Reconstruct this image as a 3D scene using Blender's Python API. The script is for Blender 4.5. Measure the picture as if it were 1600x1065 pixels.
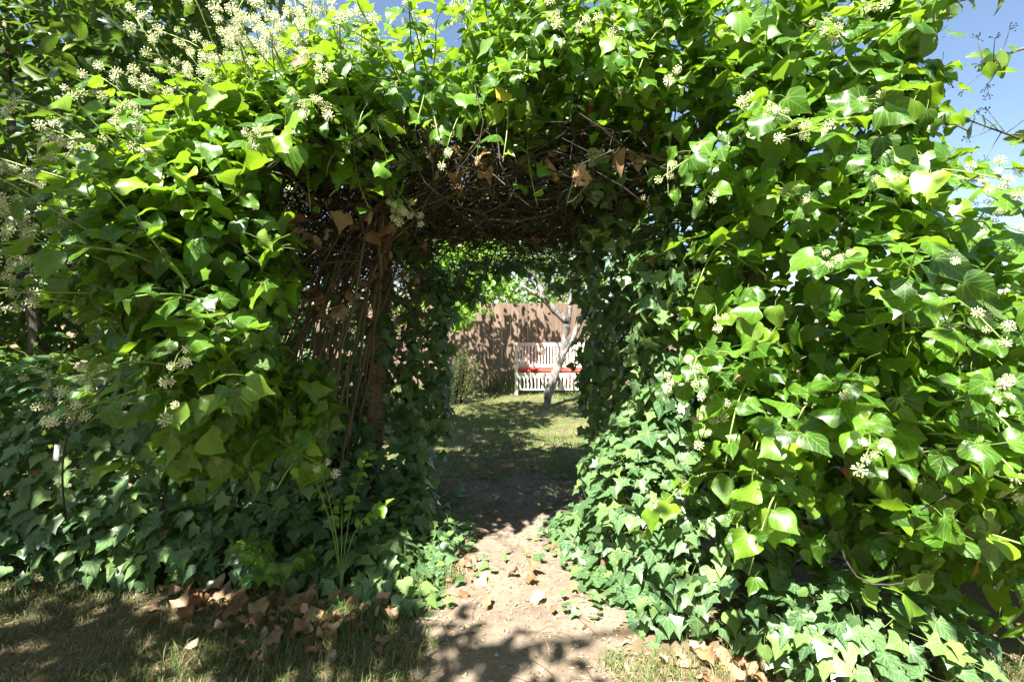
import bpy, math, random
import numpy as np
from mathutils import Matrix, Vector

# ------------------------------------------------------------------ clear
for o in list(bpy.data.objects):
    bpy.data.objects.remove(o, do_unlink=True)
scene = bpy.context.scene
COL = scene.collection
RNG = np.random.default_rng(7)
random.seed(7)
F = 755.0            # focal length in pixels of a 1600 px wide frame
HZ = 500.0           # horizon row
CAMZ = 1.5

# ------------------------------------------------------------------ camera
cam_data = bpy.data.cameras.new('camera')
cam_data.sensor_width = 36.0
cam_data.lens = 36.0 * F / 1600.0
cam_data.shift_y = -(532.5 - HZ) / 1600.0
cam_data.clip_start = 0.05
cam_data.clip_end = 1000.0
cam = bpy.data.objects.new('camera', cam_data)
cam.location = (0, 0, CAMZ)
cam.rotation_euler = (math.radians(90), 0, 0)
COL.objects.link(cam)
scene.camera = cam

# ------------------------------------------------------------------ sky, sun, exposure
SUN_EL = math.radians(56)
SUN_AZ = math.radians(25)        # light travels towards +x by this angle from +y
SUN_DIR = Vector((math.cos(SUN_EL) * math.sin(SUN_AZ), math.cos(SUN_EL) * math.cos(SUN_AZ), -math.sin(SUN_EL)))
world = bpy.data.worlds.new('World')
scene.world = world
world.use_nodes = True
wn = world.node_tree.nodes
wl = world.node_tree.links
sky = wn.new('ShaderNodeTexSky')
sky.sky_type = 'NISHITA'
sky.sun_disc = False
sky.sun_elevation = SUN_EL
# sun stands opposite to its travel direction: vector (-sin az, -cos az)
sky.sun_rotation = math.atan2(-SUN_DIR.x, -SUN_DIR.y)
sky.air_density = 1.0
sky.dust_density = 0.9
sky.ozone_density = 1.0
wn['Background'].inputs['Strength'].default_value = 0.05
wl.new(sky.outputs[0], wn['Background'].inputs['Color'])
sun_data = bpy.data.lights.new('sun', 'SUN')
sun_data.energy = 5.0
sun_data.angle = math.radians(0.53)
sun_data.color = (1.0, 0.95, 0.86)
sun = bpy.data.objects.new('sun', sun_data)
sun.rotation_euler = SUN_DIR.to_track_quat('-Z', 'Y').to_euler()
COL.objects.link(sun)
vs = scene.view_settings
vs.view_transform = 'Standard'
vs.look = 'None'
vs.gamma = 1.0
vs.use_curve_mapping = False
vs.exposure = 2.3
scene.cycles.use_denoising = True
scene.cycles.max_bounces = 6
scene.cycles.diffuse_bounces = 3
scene.cycles.use_adaptive_sampling = True
scene.cycles.adaptive_threshold = 0.02
scene.cycles.glossy_bounces = 3
scene.cycles.transmission_bounces = 6
scene.cycles.transparent_max_bounces = 8
scene.cycles.sample_clamp_indirect = 6.0


# ------------------------------------------------------------------ helpers: properties, objects
def tag(o, label=None, cat=None, group=None, kind=None):
    if label: o['label'] = label
    if cat: o['category'] = cat
    if group: o['group'] = group
    if kind: o['kind'] = kind
    return o


def empty(name, loc, label=None, cat=None, group=None):
    o = bpy.data.objects.new(name, None)
    o.empty_display_size = 0.1
    o.location = loc
    COL.objects.link(o)
    return tag(o, label, cat, group)


def link(name, me, parent=None, mat4=None):
    """mat4 is in world space; a parent Empty only carries a translation"""
    o = bpy.data.objects.new(name, me)
    COL.objects.link(o)
    M = mat4 if mat4 is not None else Matrix.Identity(4)
    if parent is not None:
        o.parent = parent
        t = Vector(parent.location)
        p = parent.parent
        while p is not None:
            t += Vector(p.location)
            p = p.parent
        M = Matrix.Translation(-t) @ M
    o.matrix_basis = M
    return o


class Buf:
    """collects triangles with uv, a random value and a material index"""
    def __init__(self):
        self.v, self.t, self.uv, self.r, self.m = [], [], [], [], []
        self.n = 0

    def add(self, v, t, uv=None, rnd=None, m=0):
        v = np.asarray(v, float).reshape(-1, 3)
        t = np.asarray(t, int).reshape(-1, 3)
        self.v.append(v)
        self.t.append(t + self.n)
        self.uv.append(np.zeros((len(v), 2)) if uv is None else np.asarray(uv, float))
        r = 0.0 if rnd is None else rnd
        self.r.append(np.full(len(v), r) if np.isscalar(r) else np.asarray(r, float))
        self.m.append(np.full(len(t), m) if np.isscalar(m) else np.asarray(m, int))
        self.n += len(v)

    def mesh(self, name, mats, smooth=True, origin=(0, 0, 0)):
        me = bpy.data.meshes.new(name)
        if not self.v:
            return me
        v = np.concatenate(self.v) - np.asarray(origin, float)
        t = np.concatenate(self.t)
        uv = np.concatenate(self.uv)
        r = np.concatenate(self.r)
        m = np.concatenate(self.m)
        me.vertices.add(len(v))
        me.vertices.foreach_set('co', v.astype(np.float32).ravel())
        me.loops.add(len(t) * 3)
        me.loops.foreach_set('vertex_index', t.astype(np.int32).ravel())
        me.polygons.add(len(t))
        me.polygons.foreach_set('loop_start', np.arange(0, len(t) * 3, 3, dtype=np.int32))
        me.polygons.foreach_set('material_index', m.astype(np.int32))
        me.polygons.foreach_set('use_smooth', np.full(len(t), smooth))
        ul = me.uv_layers.new(name='UVMap')
        ul.data.foreach_set('uv', uv[t.ravel()].astype(np.float32).ravel())
        a = me.attributes.new('rnd', 'FLOAT', 'POINT')
        a.data.foreach_set('value', r.astype(np.float32))
        for mm in mats:
            me.materials.append(mm)
        me.update(calc_edges=True)
        me.validate()
        return me

    def obj(self, name, mats, parent=None, smooth=True):
        return link(name, self.mesh(name, mats if isinstance(mats, (list, tuple)) else [mats], smooth), parent)

    # shapes
    def tube(self, pts, rad, sides=5, rnd=0.0, m=0, cap=True):
        pts = np.asarray(pts, float)
        n = len(pts)
        rad = np.broadcast_to(np.asarray(rad, float), (n,))
        tan = np.gradient(pts, axis=0)
        tan /= np.linalg.norm(tan, axis=1, keepdims=True) + 1e-9
        ref = np.array([0.31, 0.22, 0.93])
        if abs(tan.mean(0) @ ref) > 0.85 * (np.linalg.norm(tan.mean(0)) + 1e-9):
            ref = np.array([0.9, -0.4, 0.1])
        s = np.cross(tan, ref)
        s /= np.linalg.norm(s, axis=1, keepdims=True) + 1e-9
        b = np.cross(tan, s)
        a = np.linspace(0, 2 * math.pi, sides, endpoint=False)
        ring = pts[:, None] + rad[:, None, None] * (np.cos(a)[None, :, None] * s[:, None] + np.sin(a)[None, :, None] * b[:, None])
        v = ring.reshape(-1, 3)
        L = np.concatenate([[0], np.cumsum(np.linalg.norm(np.diff(pts, axis=0), axis=1))])
        uv = np.stack([np.tile(np.arange(sides) / sides, n), np.repeat(L, sides)], 1)
        t = []
        for i in range(n - 1):
            for j in range(sides):
                p, q = i * sides + j, i * sides + (j + 1) % sides
                t += [(p, q, q + sides), (p, q + sides, p + sides)]
        if cap:
            for e in (0, n - 1):
                for j in range(1, sides - 1):
                    t.append((e * sides, e * sides + j, e * sides + j + 1) if e else (0, j + 1, j))
        self.add(v, t, uv, rnd, m)

    def box(self, c, size, rnd=0.0, m=0, rot=None, bevel=0.0):
        hx, hy, hz = [s / 2 for s in size]
        b = min(bevel, hx * 0.6, hy * 0.6, hz * 0.6)
        if b <= 0:
            v = np.array([(x, y, z) for x in (-hx, hx) for y in (-hy, hy) for z in (-hz, hz)])
            q = [(0, 1, 3, 2), (4, 6, 7, 5), (0, 4, 5, 1), (2, 3, 7, 6), (0, 2, 6, 4), (1, 5, 7, 3)]
        else:
            v, q, idx = [], [], {}
            for sx in (-1, 1):
                for sy in (-1, 1):
                    for sz in (-1, 1):
                        for k in range(3):
                            p = [sx * (hx - b), sy * (hy - b), sz * (hz - b)]
                            p[k] += (sx, sy, sz)[k] * b
                            idx[(sx, sy, sz, k)] = len(v)
                            v.append(p)
            for k in range(3):
                o1, o2 = [i for i in range(3) if i != k]
                for s in (-1, 1):
                    f = []
                    for a1, a2 in ((-1, -1), (1, -1), (1, 1), (-1, 1)):
                        key = [0, 0, 0]
                        key[k], key[o1], key[o2] = s, a1, a2
                        f.append(idx[(*key, k)])
                    if (s > 0) == (k == 1): f = f[::-1]
                    q.append(f)
            for k in range(3):          # edges running along axis k
                o1, o2 = [i for i in range(3) if i != k]
                for a1 in (-1, 1):
                    for a2 in (-1, 1):
                        ka, kb = [0, 0, 0], [0, 0, 0]
                        ka[k], kb[k] = -1, 1
                        ka[o1] = kb[o1] = a1
                        ka[o2] = kb[o2] = a2
                        q.append([idx[(*ka, o1)], idx[(*ka, o2)], idx[(*kb, o2)], idx[(*kb, o1)]])
            v = np.array(v)
            for sx in (-1, 1):
                for sy in (-1, 1):
                    for sz in (-1, 1):
                        q.append([idx[(sx, sy, sz, 0)], idx[(sx, sy, sz, 1)], idx[(sx, sy, sz, 2)], idx[(sx, sy, sz, 2)]])
        t = []
        for f in q:
            f = list(f)
            p0, p1, p2 = v[f[0]], v[f[1]], v[f[2]]
            if np.cross(p1 - p0, p2 - p0) @ (p0 + p1 + p2) < 0: f = f[::-1]
            if len(set(f)) == 3:
                u = []
                for i in f:
                    if i not in u: u.append(i)
                t.append(u)
            else:
                t += [(f[0], f[1], f[2]), (f[0], f[2], f[3])]
        uv = np.stack([v[:, 0] + v[:, 1], v[:, 2]], 1)
        if rot is not None: v = v @ np.asarray(rot).T
        self.add(v + np.asarray(c, float), t, uv, rnd, m)


def unit(a):
    a = np.asarray(a, float)
    return a / (np.linalg.norm(a, axis=-1, keepdims=True) + 1e-9)


def bez(p0, p1, p2, p3, n):
    t = np.linspace(0, 1, n)[:, None]
    p0, p1, p2, p3 = map(lambda p: np.asarray(p, float), (p0, p1, p2, p3))
    return (1 - t) ** 3 * p0 + 3 * (1 - t) ** 2 * t * p1 + 3 * (1 - t) * t * t * p2 + t ** 3 * p3


def rotz(a):
    c, s = math.cos(a), math.sin(a)
    return np.array([[c, -s, 0], [s, c, 0], [0, 0, 1]])


# ------------------------------------------------------------------ materials
class NT:
    def __init__(self, name):
        self.mat = bpy.data.materials.new(name)
        self.mat.use_nodes = True
        self.t = self.mat.node_tree
        self.p = self.t.nodes['Principled BSDF']
        self.out = self.t.nodes['Material Output']

    def n(self, typ, **kw):
        nd = self.t.nodes.new(typ)
        for k, v in kw.items(): setattr(nd, k, v)
        return nd

    def l(self, a, b): self.t.links.new(a, b)

    def math(self, op, a, b=None, c=None):
        nd = self.n('ShaderNodeMath', operation=op)
        for i, x in enumerate((a, b, c)):
            if x is None: continue
            if isinstance(x, (int, float)): nd.inputs[i].default_value = x
            else: self.l(x, nd.inputs[i])
        return nd.outputs[0]

    def ramp(self, fac, stops):
        r = self.n('ShaderNodeValToRGB')
        e = r.color_ramp.elements
        while len(e) < len(stops): e.new(0.5)
        for i, (pos, c) in enumerate(stops):
            e[i].position = pos
            e[i].color = (*c, 1)
        self.l(fac, r.inputs[0])
        return r.outputs[0]

    def mix(self, fac, a, b, blend='MIX'):
        m = self.n('ShaderNodeMix', data_type='RGBA', blend_type=blend)
        for i, x in ((0, fac), (6, a), (7, b)):
            if isinstance(x, (int, float)): m.inputs[i].default_value = x
            elif isinstance(x, tuple): m.inputs[i].default_value = (*x, 1)
            else: self.l(x, m.inputs[i])
        return m.outputs[2]

    def noise(self, scale, detail=3, rough=0.55, vec=None, dist=0.0):
        nd = self.n('ShaderNodeTexNoise')
        nd.inputs['Scale'].default_value = scale
        nd.inputs['Detail'].default_value = detail
        nd.inputs['Roughness'].default_value = rough
        nd.inputs['Distortion'].default_value = dist
        if vec is not None: self.l(vec, nd.inputs['Vector'])
        return nd.outputs[0]

    def pos(self):
        return self.n('ShaderNodeNewGeometry').outputs['Position']

    def objco(self):
        return self.n('ShaderNodeTexCoord').outputs['Object']

    def rnd(self):
        a = self.n('ShaderNodeAttribute', attribute_name='rnd')
        o = self.n('ShaderNodeObjectInfo')
        return self.math('FRACT', self.math('ADD', a.outputs['Fac'], o.outputs['Random']))

    def scalevec(self, vec, s):
        m = self.n('ShaderNodeMapping')
        m.inputs['Scale'].default_value = s
        self.l(vec, m.inputs['Vector'])
        return m.outputs[0]

    def bump(self, h, strength, dist=0.01):
        b = self.n('ShaderNodeBump')
        b.inputs['Strength'].default_value = strength
        b.inputs['Distance'].default_value = dist
        self.l(h, b.inputs['Height'])
        self.l(b.outputs[0], self.p.inputs['Normal'])
        return b.outputs[0]


def leaf_mat(name, stops, trans, tfac, veins='palm', vein_col=(0.2, 0.32, 0.08), vein_amt=0.45, rough=0.35, spec=0.5, under=0.25):
    N = NT(name)
    r = N.rnd()
    col = N.ramp(r, stops)
    uvn = N.n('ShaderNodeUVMap')
    sep = N.n('ShaderNodeSeparateXYZ')
    N.l(uvn.outputs[0], sep.inputs[0])
    x = N.math('ABSOLUTE', N.math('SUBTRACT', sep.outputs[0], 0.5))
    y = sep.outputs[1]
    nz = N.noise(7.0, 1, 0.5, uvn.outputs[0])
    col = N.mix(N.math('MULTIPLY', nz, 0.35), col, N.mix(0.5, col, (0.0, 0.02, 0.0)), 'MIX')
    drift = N.noise(2.6, 1, 0.5, N.pos())
    dm = N.n('ShaderNodeMapRange')
    dm.inputs['From Min'].default_value = 0.42
    dm.inputs['From Max'].default_value = 0.68
    N.l(drift, dm.inputs['Value'])
    col = N.mix(N.math('MULTIPLY', dm.outputs[0], 0.5), col, N.mix(1.0, col, (1.45, 1.15, 0.8), 'MULTIPLY'))
    sp = N.noise(26.0, 2, 0.6, N.pos())
    sm = N.n('ShaderNodeMapRange')
    sm.inputs['From Min'].default_value = 0.66
    sm.inputs['From Max'].default_value = 0.72
    N.l(sp, sm.inputs['Value'])
    wear = sm.outputs[0]
    col = N.mix(N.math('MULTIPLY', wear, 0.55), col, (0.16, 0.12, 0.04))
    if veins == 'palm':
        yy = N.math('ADD', y, 0.02)
        rad = N.math('SQRT', N.math('ADD', N.math('MULTIPLY', x, x), N.math('MULTIPLY', yy, yy)))
        ang = N.math('ARCTAN2', x, yy)
        d = None
        for a0 in (0.0, 0.55, 1.1, 1.75):
            e = N.math('ABSOLUTE', N.math('SUBTRACT', ang, a0))
            d = e if d is None else N.math('MINIMUM', d, e)
        d = N.math('MULTIPLY', d, rad)
        # side veins off the midrib
        sv = N.math('ABSOLUTE', N.math('SUBTRACT', N.math('FRACT', N.math('MULTIPLY', N.math('SUBTRACT', y, N.math('MULTIPLY', x, 0.9)), 6.0)), 0.5))
        d = N.math('MINIMUM', d, N.math('ADD', N.math('MULTIPLY', sv, 0.16), 0.006))
    else:
        sv = N.math('ABSOLUTE', N.math('SUBTRACT', N.math('FRACT', N.math('MULTIPLY', N.math('SUBTRACT', y, N.math('MULTIPLY', x, 0.7)), 9.0)), 0.5))
        d = N.math('MINIMUM', x, N.math('ADD', N.math('MULTIPLY', sv, 0.12), 0.007))
    mr = N.n('ShaderNodeMapRange')
    mr.inputs['From Min'].default_value = 0.021
    mr.inputs['From Max'].default_value = 0.002
    N.l(d, mr.inputs['Value'])
    v = mr.outputs[0]
    col = N.mix(N.math('MULTIPLY', v, vein_amt), col, vein_col)
    geo = N.n('ShaderNodeNewGeometry')
    back = geo.outputs['Backfacing']
    pale = N.mix(under, col, (0.22, 0.30, 0.12))
    col2 = N.mix(back, col, pale)
    N.l(col2, N.p.inputs['Base Color'])
    rr = N.math('ADD', N.math('MULTIPLY', back, 0.25), N.math('ADD', N.math('MULTIPLY', nz, 0.16), rough - 0.08))
    N.l(rr, N.p.inputs['Roughness'])
    N.p.inputs['Specular IOR Level'].default_value = spec
    tr = N.n('ShaderNodeBsdfTranslucent')
    tcol = N.mix(0.35, trans, N.mix(1.0, col, (2.2, 2.2, 1.6), 'MULTIPLY'))
    tcol = N.mix(N.math('MULTIPLY', v, 0.35), tcol, (0.30, 0.42, 0.06))
    N.l(tcol, tr.inputs['Color'])
    mx = N.n('ShaderNodeMixShader')
    mx.inputs[0].default_value = tfac
    N.l(N.p.outputs[0], mx.inputs[1])
    N.l(tr.outputs[0], mx.inputs[2])
    N.l(mx.outputs[0], N.out.inputs['Surface'])
    return N.mat


def plain_mat(name, stops, rough=0.6, scale=20.0, bump=0.0, stretch=None, coord='obj', spec=0.4, use_rnd=0.5):
    N = NT(name)
    vec = N.objco() if coord == 'obj' else N.pos()
    if stretch: vec = N.scalevec(vec, stretch)
    nz = N.noise(scale, 5, 0.6, vec)
    r = N.rnd()
    f = N.math('ADD', N.math('MULTIPLY', nz, 1 - use_rnd), N.math('MULTIPLY', r, use_rnd))
    N.l(N.ramp(f, stops), N.p.inputs['Base Color'])
    N.p.inputs['Roughness'].default_value = rough
    N.p.inputs['Specular IOR Level'].default_value = spec
    if bump: N.bump(nz, bump, 0.01)
    return N.mat


M = {}
M['adult'] = leaf_mat('ivy_adult_leaf', [(0, (0.018, 0.058, 0.008)), (0.4, (0.042, 0.122, 0.010)), (0.8, (0.088, 0.200, 0.012)), (1, (0.16, 0.27, 0.016))],
                      (0.38, 0.64, 0.012), 0.31, rough=0.34, spec=0.45, vein_amt=0.7)
M['juv'] = leaf_mat('ivy_juvenile_leaf', [(0, (0.036, 0.090, 0.036)), (0.5, (0.066, 0.145, 0.052)), (0.82, (0.105, 0.195, 0.060)), (1, (0.14, 0.25, 0.06))],
                    (0.24, 0.44, 0.06), 0.22, vein_col=(0.26, 0.36, 0.20), vein_amt=0.6, rough=0.36, spec=0.45)
M['laurel'] = leaf_mat('laurel_leaf', [(0, (0.022, 0.058, 0.009)), (0.6, (0.038, 0.090, 0.011)), (0.95, (0.065, 0.125, 0.014)), (1, (0.16, 0.17, 0.025))],
                       (0.20, 0.36, 0.02), 0.28, veins='mid', rough=0.36)
M['fresh'] = leaf_mat('fresh_leaf', [(0, (0.09, 0.21, 0.022)), (0.6, (0.14, 0.29, 0.03)), (1, (0.22, 0.35, 0.04))],
                      (0.38, 0.62, 0.05), 0.42, veins='mid', rough=0.42)
M['tree'] = leaf_mat('tree_leaf', [(0, (0.035, 0.085, 0.014)), (0.6, (0.060, 0.140, 0.018)), (1, (0.12, 0.20, 0.025))],
                     (0.26, 0.46, 0.03), 0.36, veins='mid', rough=0.45)
M['dead'] = leaf_mat('dead_leaf', [(0, (0.15, 0.075, 0.038)), (0.4, (0.27, 0.165, 0.10)), (0.75, (0.38, 0.26, 0.175)), (1, (0.48, 0.36, 0.26))],
                     (0.42, 0.20, 0.07), 0.25, vein_col=(0.40, 0.27, 0.16), vein_amt=0.35, rough=0.62, spec=0.3, under=0.0)
M['yellow'] = leaf_mat('yellow_leaf', [(0, (0.40, 0.34, 0.02)), (1, (0.52, 0.42, 0.05))], (0.6, 0.5, 0.05), 0.35, rough=0.45)
M['petiole'] = plain_mat('ivy_petiole', [(0, (0.10, 0.18, 0.03)), (1, (0.18, 0.27, 0.06))], 0.5)
M['shoot'] = plain_mat('ivy_green_stem', [(0, (0.10, 0.17, 0.035)), (0.6, (0.20, 0.28, 0.07)), (1, (0.28, 0.30, 0.11))], 0.5)
M['wood_stem'] = plain_mat('ivy_woody_stem', [(0.1, (0.020, 0.017, 0.013)), (0.6, (0.050, 0.041, 0.031)), (1, (0.13, 0.108, 0.080))], 0.8, 30, 0.4)
M['vine'] = plain_mat('ivy_old_vine', [(0.1, (0.070, 0.053, 0.036)), (0.6, (0.165, 0.125, 0.083)), (1, (0.29, 0.23, 0.155))], 0.8, 30, 0.4)
M['bud'] = plain_mat('ivy_flower_bud', [(0, (0.40, 0.46, 0.16)), (0.5, (0.64, 0.65, 0.38)), (1, (0.84, 0.83, 0.68))], 0.55, use_rnd=1.0)
M['berry'] = plain_mat('dark_berry', [(0, (0.012, 0.014, 0.018)), (1, (0.03, 0.03, 0.035))], 0.35)


def bark_mat(name, dark, light, scale=14):
    N = NT(name)
    v = N.scalevec(N.pos(), (1, 1, 0.35))
    a = N.noise(scale, 6, 0.65, v, 0.6)
    b = N.noise(scale * 4, 4, 0.6, v)
    f = N.math('ADD', N.math('MULTIPLY', a, 0.75), N.math('MULTIPLY', b, 0.25))
    mid = tuple((x + y) / 2 for x, y in zip(dark, light))
    N.l(N.ramp(f, [(0.42, dark), (0.50, mid), (0.60, light)]), N.p.inputs['Base Color'])
    N.p.inputs['Roughness'].default_value = 0.85
    N.bump(f, 0.8, 0.02)
    return N.mat


M['bark_pale'] = bark_mat('lichened_bark', (0.026, 0.023, 0.020), (0.25, 0.235, 0.215), 11)
M['bark'] = bark_mat('brown_bark', (0.045, 0.032, 0.024), (0.20, 0.155, 0.115))


def wood_mat(name, dark, mid, light, scale=18, rough=0.75):
    N = NT(name)
    oc = N.objco()
    oi = N.n('ShaderNodeObjectInfo')
    add = N.n('ShaderNodeVectorMath', operation='ADD')
    N.l(oc, add.inputs[0])
    cm = N.n('ShaderNodeCombineXYZ')
    N.l(N.math('MULTIPLY', oi.outputs['Random'], 37.0), cm.inputs[0])
    N.l(N.math('MULTIPLY', oi.outputs['Random'], 11.0), cm.inputs[2])
    N.l(cm.outputs[0], add.inputs[1])
    v = N.scalevec(add.outputs[0], (1, 1, 0.06))
    g = N.noise(scale * 2.2, 6, 0.62, v, 0.4)
    w = N.noise(2.2, 3, 0.5, add.outputs[0])
    f = N.math('ADD', N.math('MULTIPLY', g, 0.65), N.math('MULTIPLY', w, 0.2))
    f = N.math('ADD', f, N.math('MULTIPLY', oi.outputs['Random'], 0.18))
    N.l(N.ramp(f, [(0.3, dark), (0.5, mid), (0.72, light)]), N.p.inputs['Base Color'])
    N.p.inputs['Roughness'].default_value = rough
    N.bump(g, 0.5, 0.006)
    return N.mat


M['fence'] = wood_mat('fence_board', (0.10, 0.064, 0.044), (0.165, 0.110, 0.078), (0.235, 0.165, 0.120))
M['post'] = wood_mat('weathered_post', (0.10, 0.062, 0.04), (0.21, 0.14, 0.09), (0.31, 0.225, 0.155))
M['bench'] = wood_mat('pale_bench_wood', (0.46, 0.42, 0.36), (0.64, 0.60, 0.53), (0.76, 0.72, 0.66))
M['cushion'] = plain_mat('red_cushion_fabric', [(0.2, (0.42, 0.035, 0.022)), (0.8, (0.60, 0.075, 0.05))], 0.85, 60, 0.2, use_rnd=0.0)
M['black'] = plain_mat('black_rubber', [(0, (0.012, 0.012, 0.013)), (1, (0.03, 0.03, 0.032))], 0.45)
M['tag_white'] = plain_mat('white_plastic_tag', [(0, (0.70, 0.70, 0.72)), (1, (0.80, 0.80, 0.82))], 0.4)
g = NT('bulb_glass')
g.p.inputs['Base Color'].default_value = (0.95, 0.96, 0.97, 1)
g.p.inputs['Transmission Weight'].default_value = 1.0
g.p.inputs['Roughness'].default_value = 0.02
g.p.inputs['IOR'].default_value = 1.3
M['glass'] = g.mat
M['filament'] = plain_mat('filament_brass', [(0, (0.5, 0.42, 0.28)), (1, (0.7, 0.62, 0.45))], 0.3)


def ground_mat():
    N = NT('soil_and_litter')
    p = N.pos()
    a = N.noise(1.1, 6, 0.6, p)
    b = N.noise(22, 6, 0.65, p)
    c = N.noise(120, 3, 0.6, p)
    f = N.math('ADD', N.math('MULTIPLY', a, 0.4), N.math('ADD', N.math('MULTIPLY', b, 0.4), N.math('MULTIPLY', c, 0.2)))
    col = N.ramp(f, [(0.3, (0.07, 0.052, 0.034)), (0.48, (0.145, 0.11, 0.070)), (0.6, (0.21, 0.165, 0.10)), (0.75, (0.27, 0.22, 0.14))])
    N.l(col, N.p.inputs['Base Color'])
    N.p.inputs['Roughness'].default_value = 0.95
    N.p.inputs['Specular IOR Level'].default_value = 0.1
    N.bump(f, 0.7, 0.03)
    return N.mat


def path_mat():
    N = NT('trodden_dirt')
    p = N.pos()
    a = N.noise(2.3, 5, 0.6, p)
    b = N.noise(30, 6, 0.7, p)
    c = N.noise(150, 3, 0.6, p)
    f = N.math('ADD', N.math('MULTIPLY', a, 0.45), N.math('ADD', N.math('MULTIPLY', b, 0.35), N.math('MULTIPLY', c, 0.2)))
    col = N.ramp(f, [(0.3, (0.085, 0.066, 0.048)), (0.46, (0.150, 0.119, 0.088)), (0.60, (0.225, 0.184, 0.140)), (0.78, (0.31, 0.263, 0.205))])
    N.l(col, N.p.inputs['Base Color'])
    N.p.inputs['Roughness'].default_value = 0.95
    N.p.inputs['Specular IOR Level'].default_value = 0.1
    N.bump(f, 0.55, 0.02)
    return N.mat


def lawn_soil_mat():
    N = NT('lawn_turf')
    p = N.pos()
    f = N.noise(3.0, 5, 0.65, p)
    N.l(N.ramp(f, [(0.3, (0.06, 0.085, 0.025)), (0.55, (0.12, 0.125, 0.05)), (0.75, (0.22, 0.18, 0.10))]), N.p.inputs['Base Color'])
    N.p.inputs['Roughness'].default_value = 0.95
    N.p.inputs['Specular IOR Level'].default_value = 0.1
    N.bump(N.noise(60, 4, 0.6, p), 0.6, 0.02)
    return N.mat


def blade_mat(name, stops):
    N = NT(name)
    r = N.n('ShaderNodeAttribute', attribute_name='rnd').outputs['Fac']
    N.l(N.ramp(r, stops), N.p.inputs['Base Color'])
    N.p.inputs['Roughness'].default_value = 0.55
    N.p.inputs['Specular IOR Level'].default_value = 0.3
    tr = N.n('ShaderNodeBsdfTranslucent')
    N.l(N.ramp(r, [(p, tuple(min(1, 1.3 * c) for c in col)) for p, col in stops]), tr.inputs['Color'])
    mx = N.n('ShaderNodeMixShader')
    mx.inputs[0].default_value = 0.3
    N.l(N.p.outputs[0], mx.inputs[1])
    N.l(tr.outputs[0], mx.inputs[2])
    N.l(mx.outputs[0], N.out.inputs['Surface'])
    return N.mat


M['ground'] = ground_mat()
M['path'] = path_mat()
M['lawn'] = lawn_soil_mat()
M['blade'] = blade_mat('grass_blade', [(0, (0.055, 0.115, 0.022)), (0.4, (0.10, 0.16, 0.035)), (0.62, (0.20, 0.19, 0.085)), (1, (0.38, 0.33, 0.215))])


# ------------------------------------------------------------------ ground
def height(x, y):
    x, y = np.asarray(x, float), np.asarray(y, float)
    h = 0.018 * np.sin(1.7 * x + 0.6 * y) + 0.014 * np.sin(2.9 * y - 1.1 * x + 1.0) + 0.007 * np.sin(7 * x + 3 * y) + 0.006 * np.sin(9 * y - 5 * x)
    h = h + 0.010 * np.sin(13.1 * x + 2.0 * np.sin(4 * y)) * np.sin(11.3 * y + 1.7 * np.sin(5 * x)) + 0.004 * np.sin(31 * x + 2 * y) * np.sin(27 * y)
    return h * np.exp(-((x / 30) ** 2 + ((y - 5) / 30) ** 2))


def sheet(name, xs, ys, mat, lift=0.0, keep=None):
    X, Y = np.meshgrid(xs, ys)
    Z = height(X, Y) + lift
    v = np.stack([X.ravel(), Y.ravel(), Z.ravel()], 1)
    nx, ny = len(xs), len(ys)
    i = np.arange((ny - 1) * (nx - 1))
    r, c = i // (nx - 1), i % (nx - 1)
    a = r * nx + c
    q = np.stack([a, a + 1, a + nx + 1, a + nx], 1)
    if keep is not None:
        cc = v[q].mean(1)
        q = q[keep(cc[:, 0], cc[:, 1])]
    t = np.concatenate([q[:, [0, 1, 2]], q[:, [0, 2, 3]]])
    b = Buf()
    b.add(v, t)
    return b.obj(name, mat)


near = np.linspace(-8, 8, 161)
far = np.array([12, 18, 28, 45, 80, 140, 250, 400.0])
xs = np.concatenate([-far[::-1], near, far])
ys = np.concatenate([-far[::-1], np.linspace(-8, 14, 221), far + 6])
tag(sheet('ground', xs, ys, M['ground']), kind='structure')


def path_half(y):
    c = np.interp(y, [0.5, 2.0, 2.5, 3.2, 4.3, 5.2], [-0.02, 0.02, 0.02, -0.02, -0.05, 0.0])
    w = np.interp(y, [0.5, 2.0, 2.5, 3.2, 4.3, 5.2], [0.60, 0.52, 0.44, 0.31, 0.46, 0.60])
    return c, w


def on_path(x, y, grow=0.0):
    c, w = path_half(y)
    wob = 0.07 * np.sin(5.1 * y + 1.3) + 0.05 * np.sin(11 * y) + 0.04 * np.sin(23 * y + np.sign(x) * 2)
    return (np.abs(x - c) < w + wob + grow) & (y > 0.6) & (y < 4.5 + 0.12 * np.sin(6 * x) + 0.08 * np.sin(17 * x + 1))


tag(sheet('path', np.linspace(-1, 1, 101), np.linspace(0.6, 5.1, 226), M['path'], 0.006, keep=on_path), kind='structure')
tag(sheet('lawn', np.linspace(-6, 7, 66), np.linspace(4.55, 10.95, 65), M['lawn'], 0.003), kind='structure')


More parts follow.
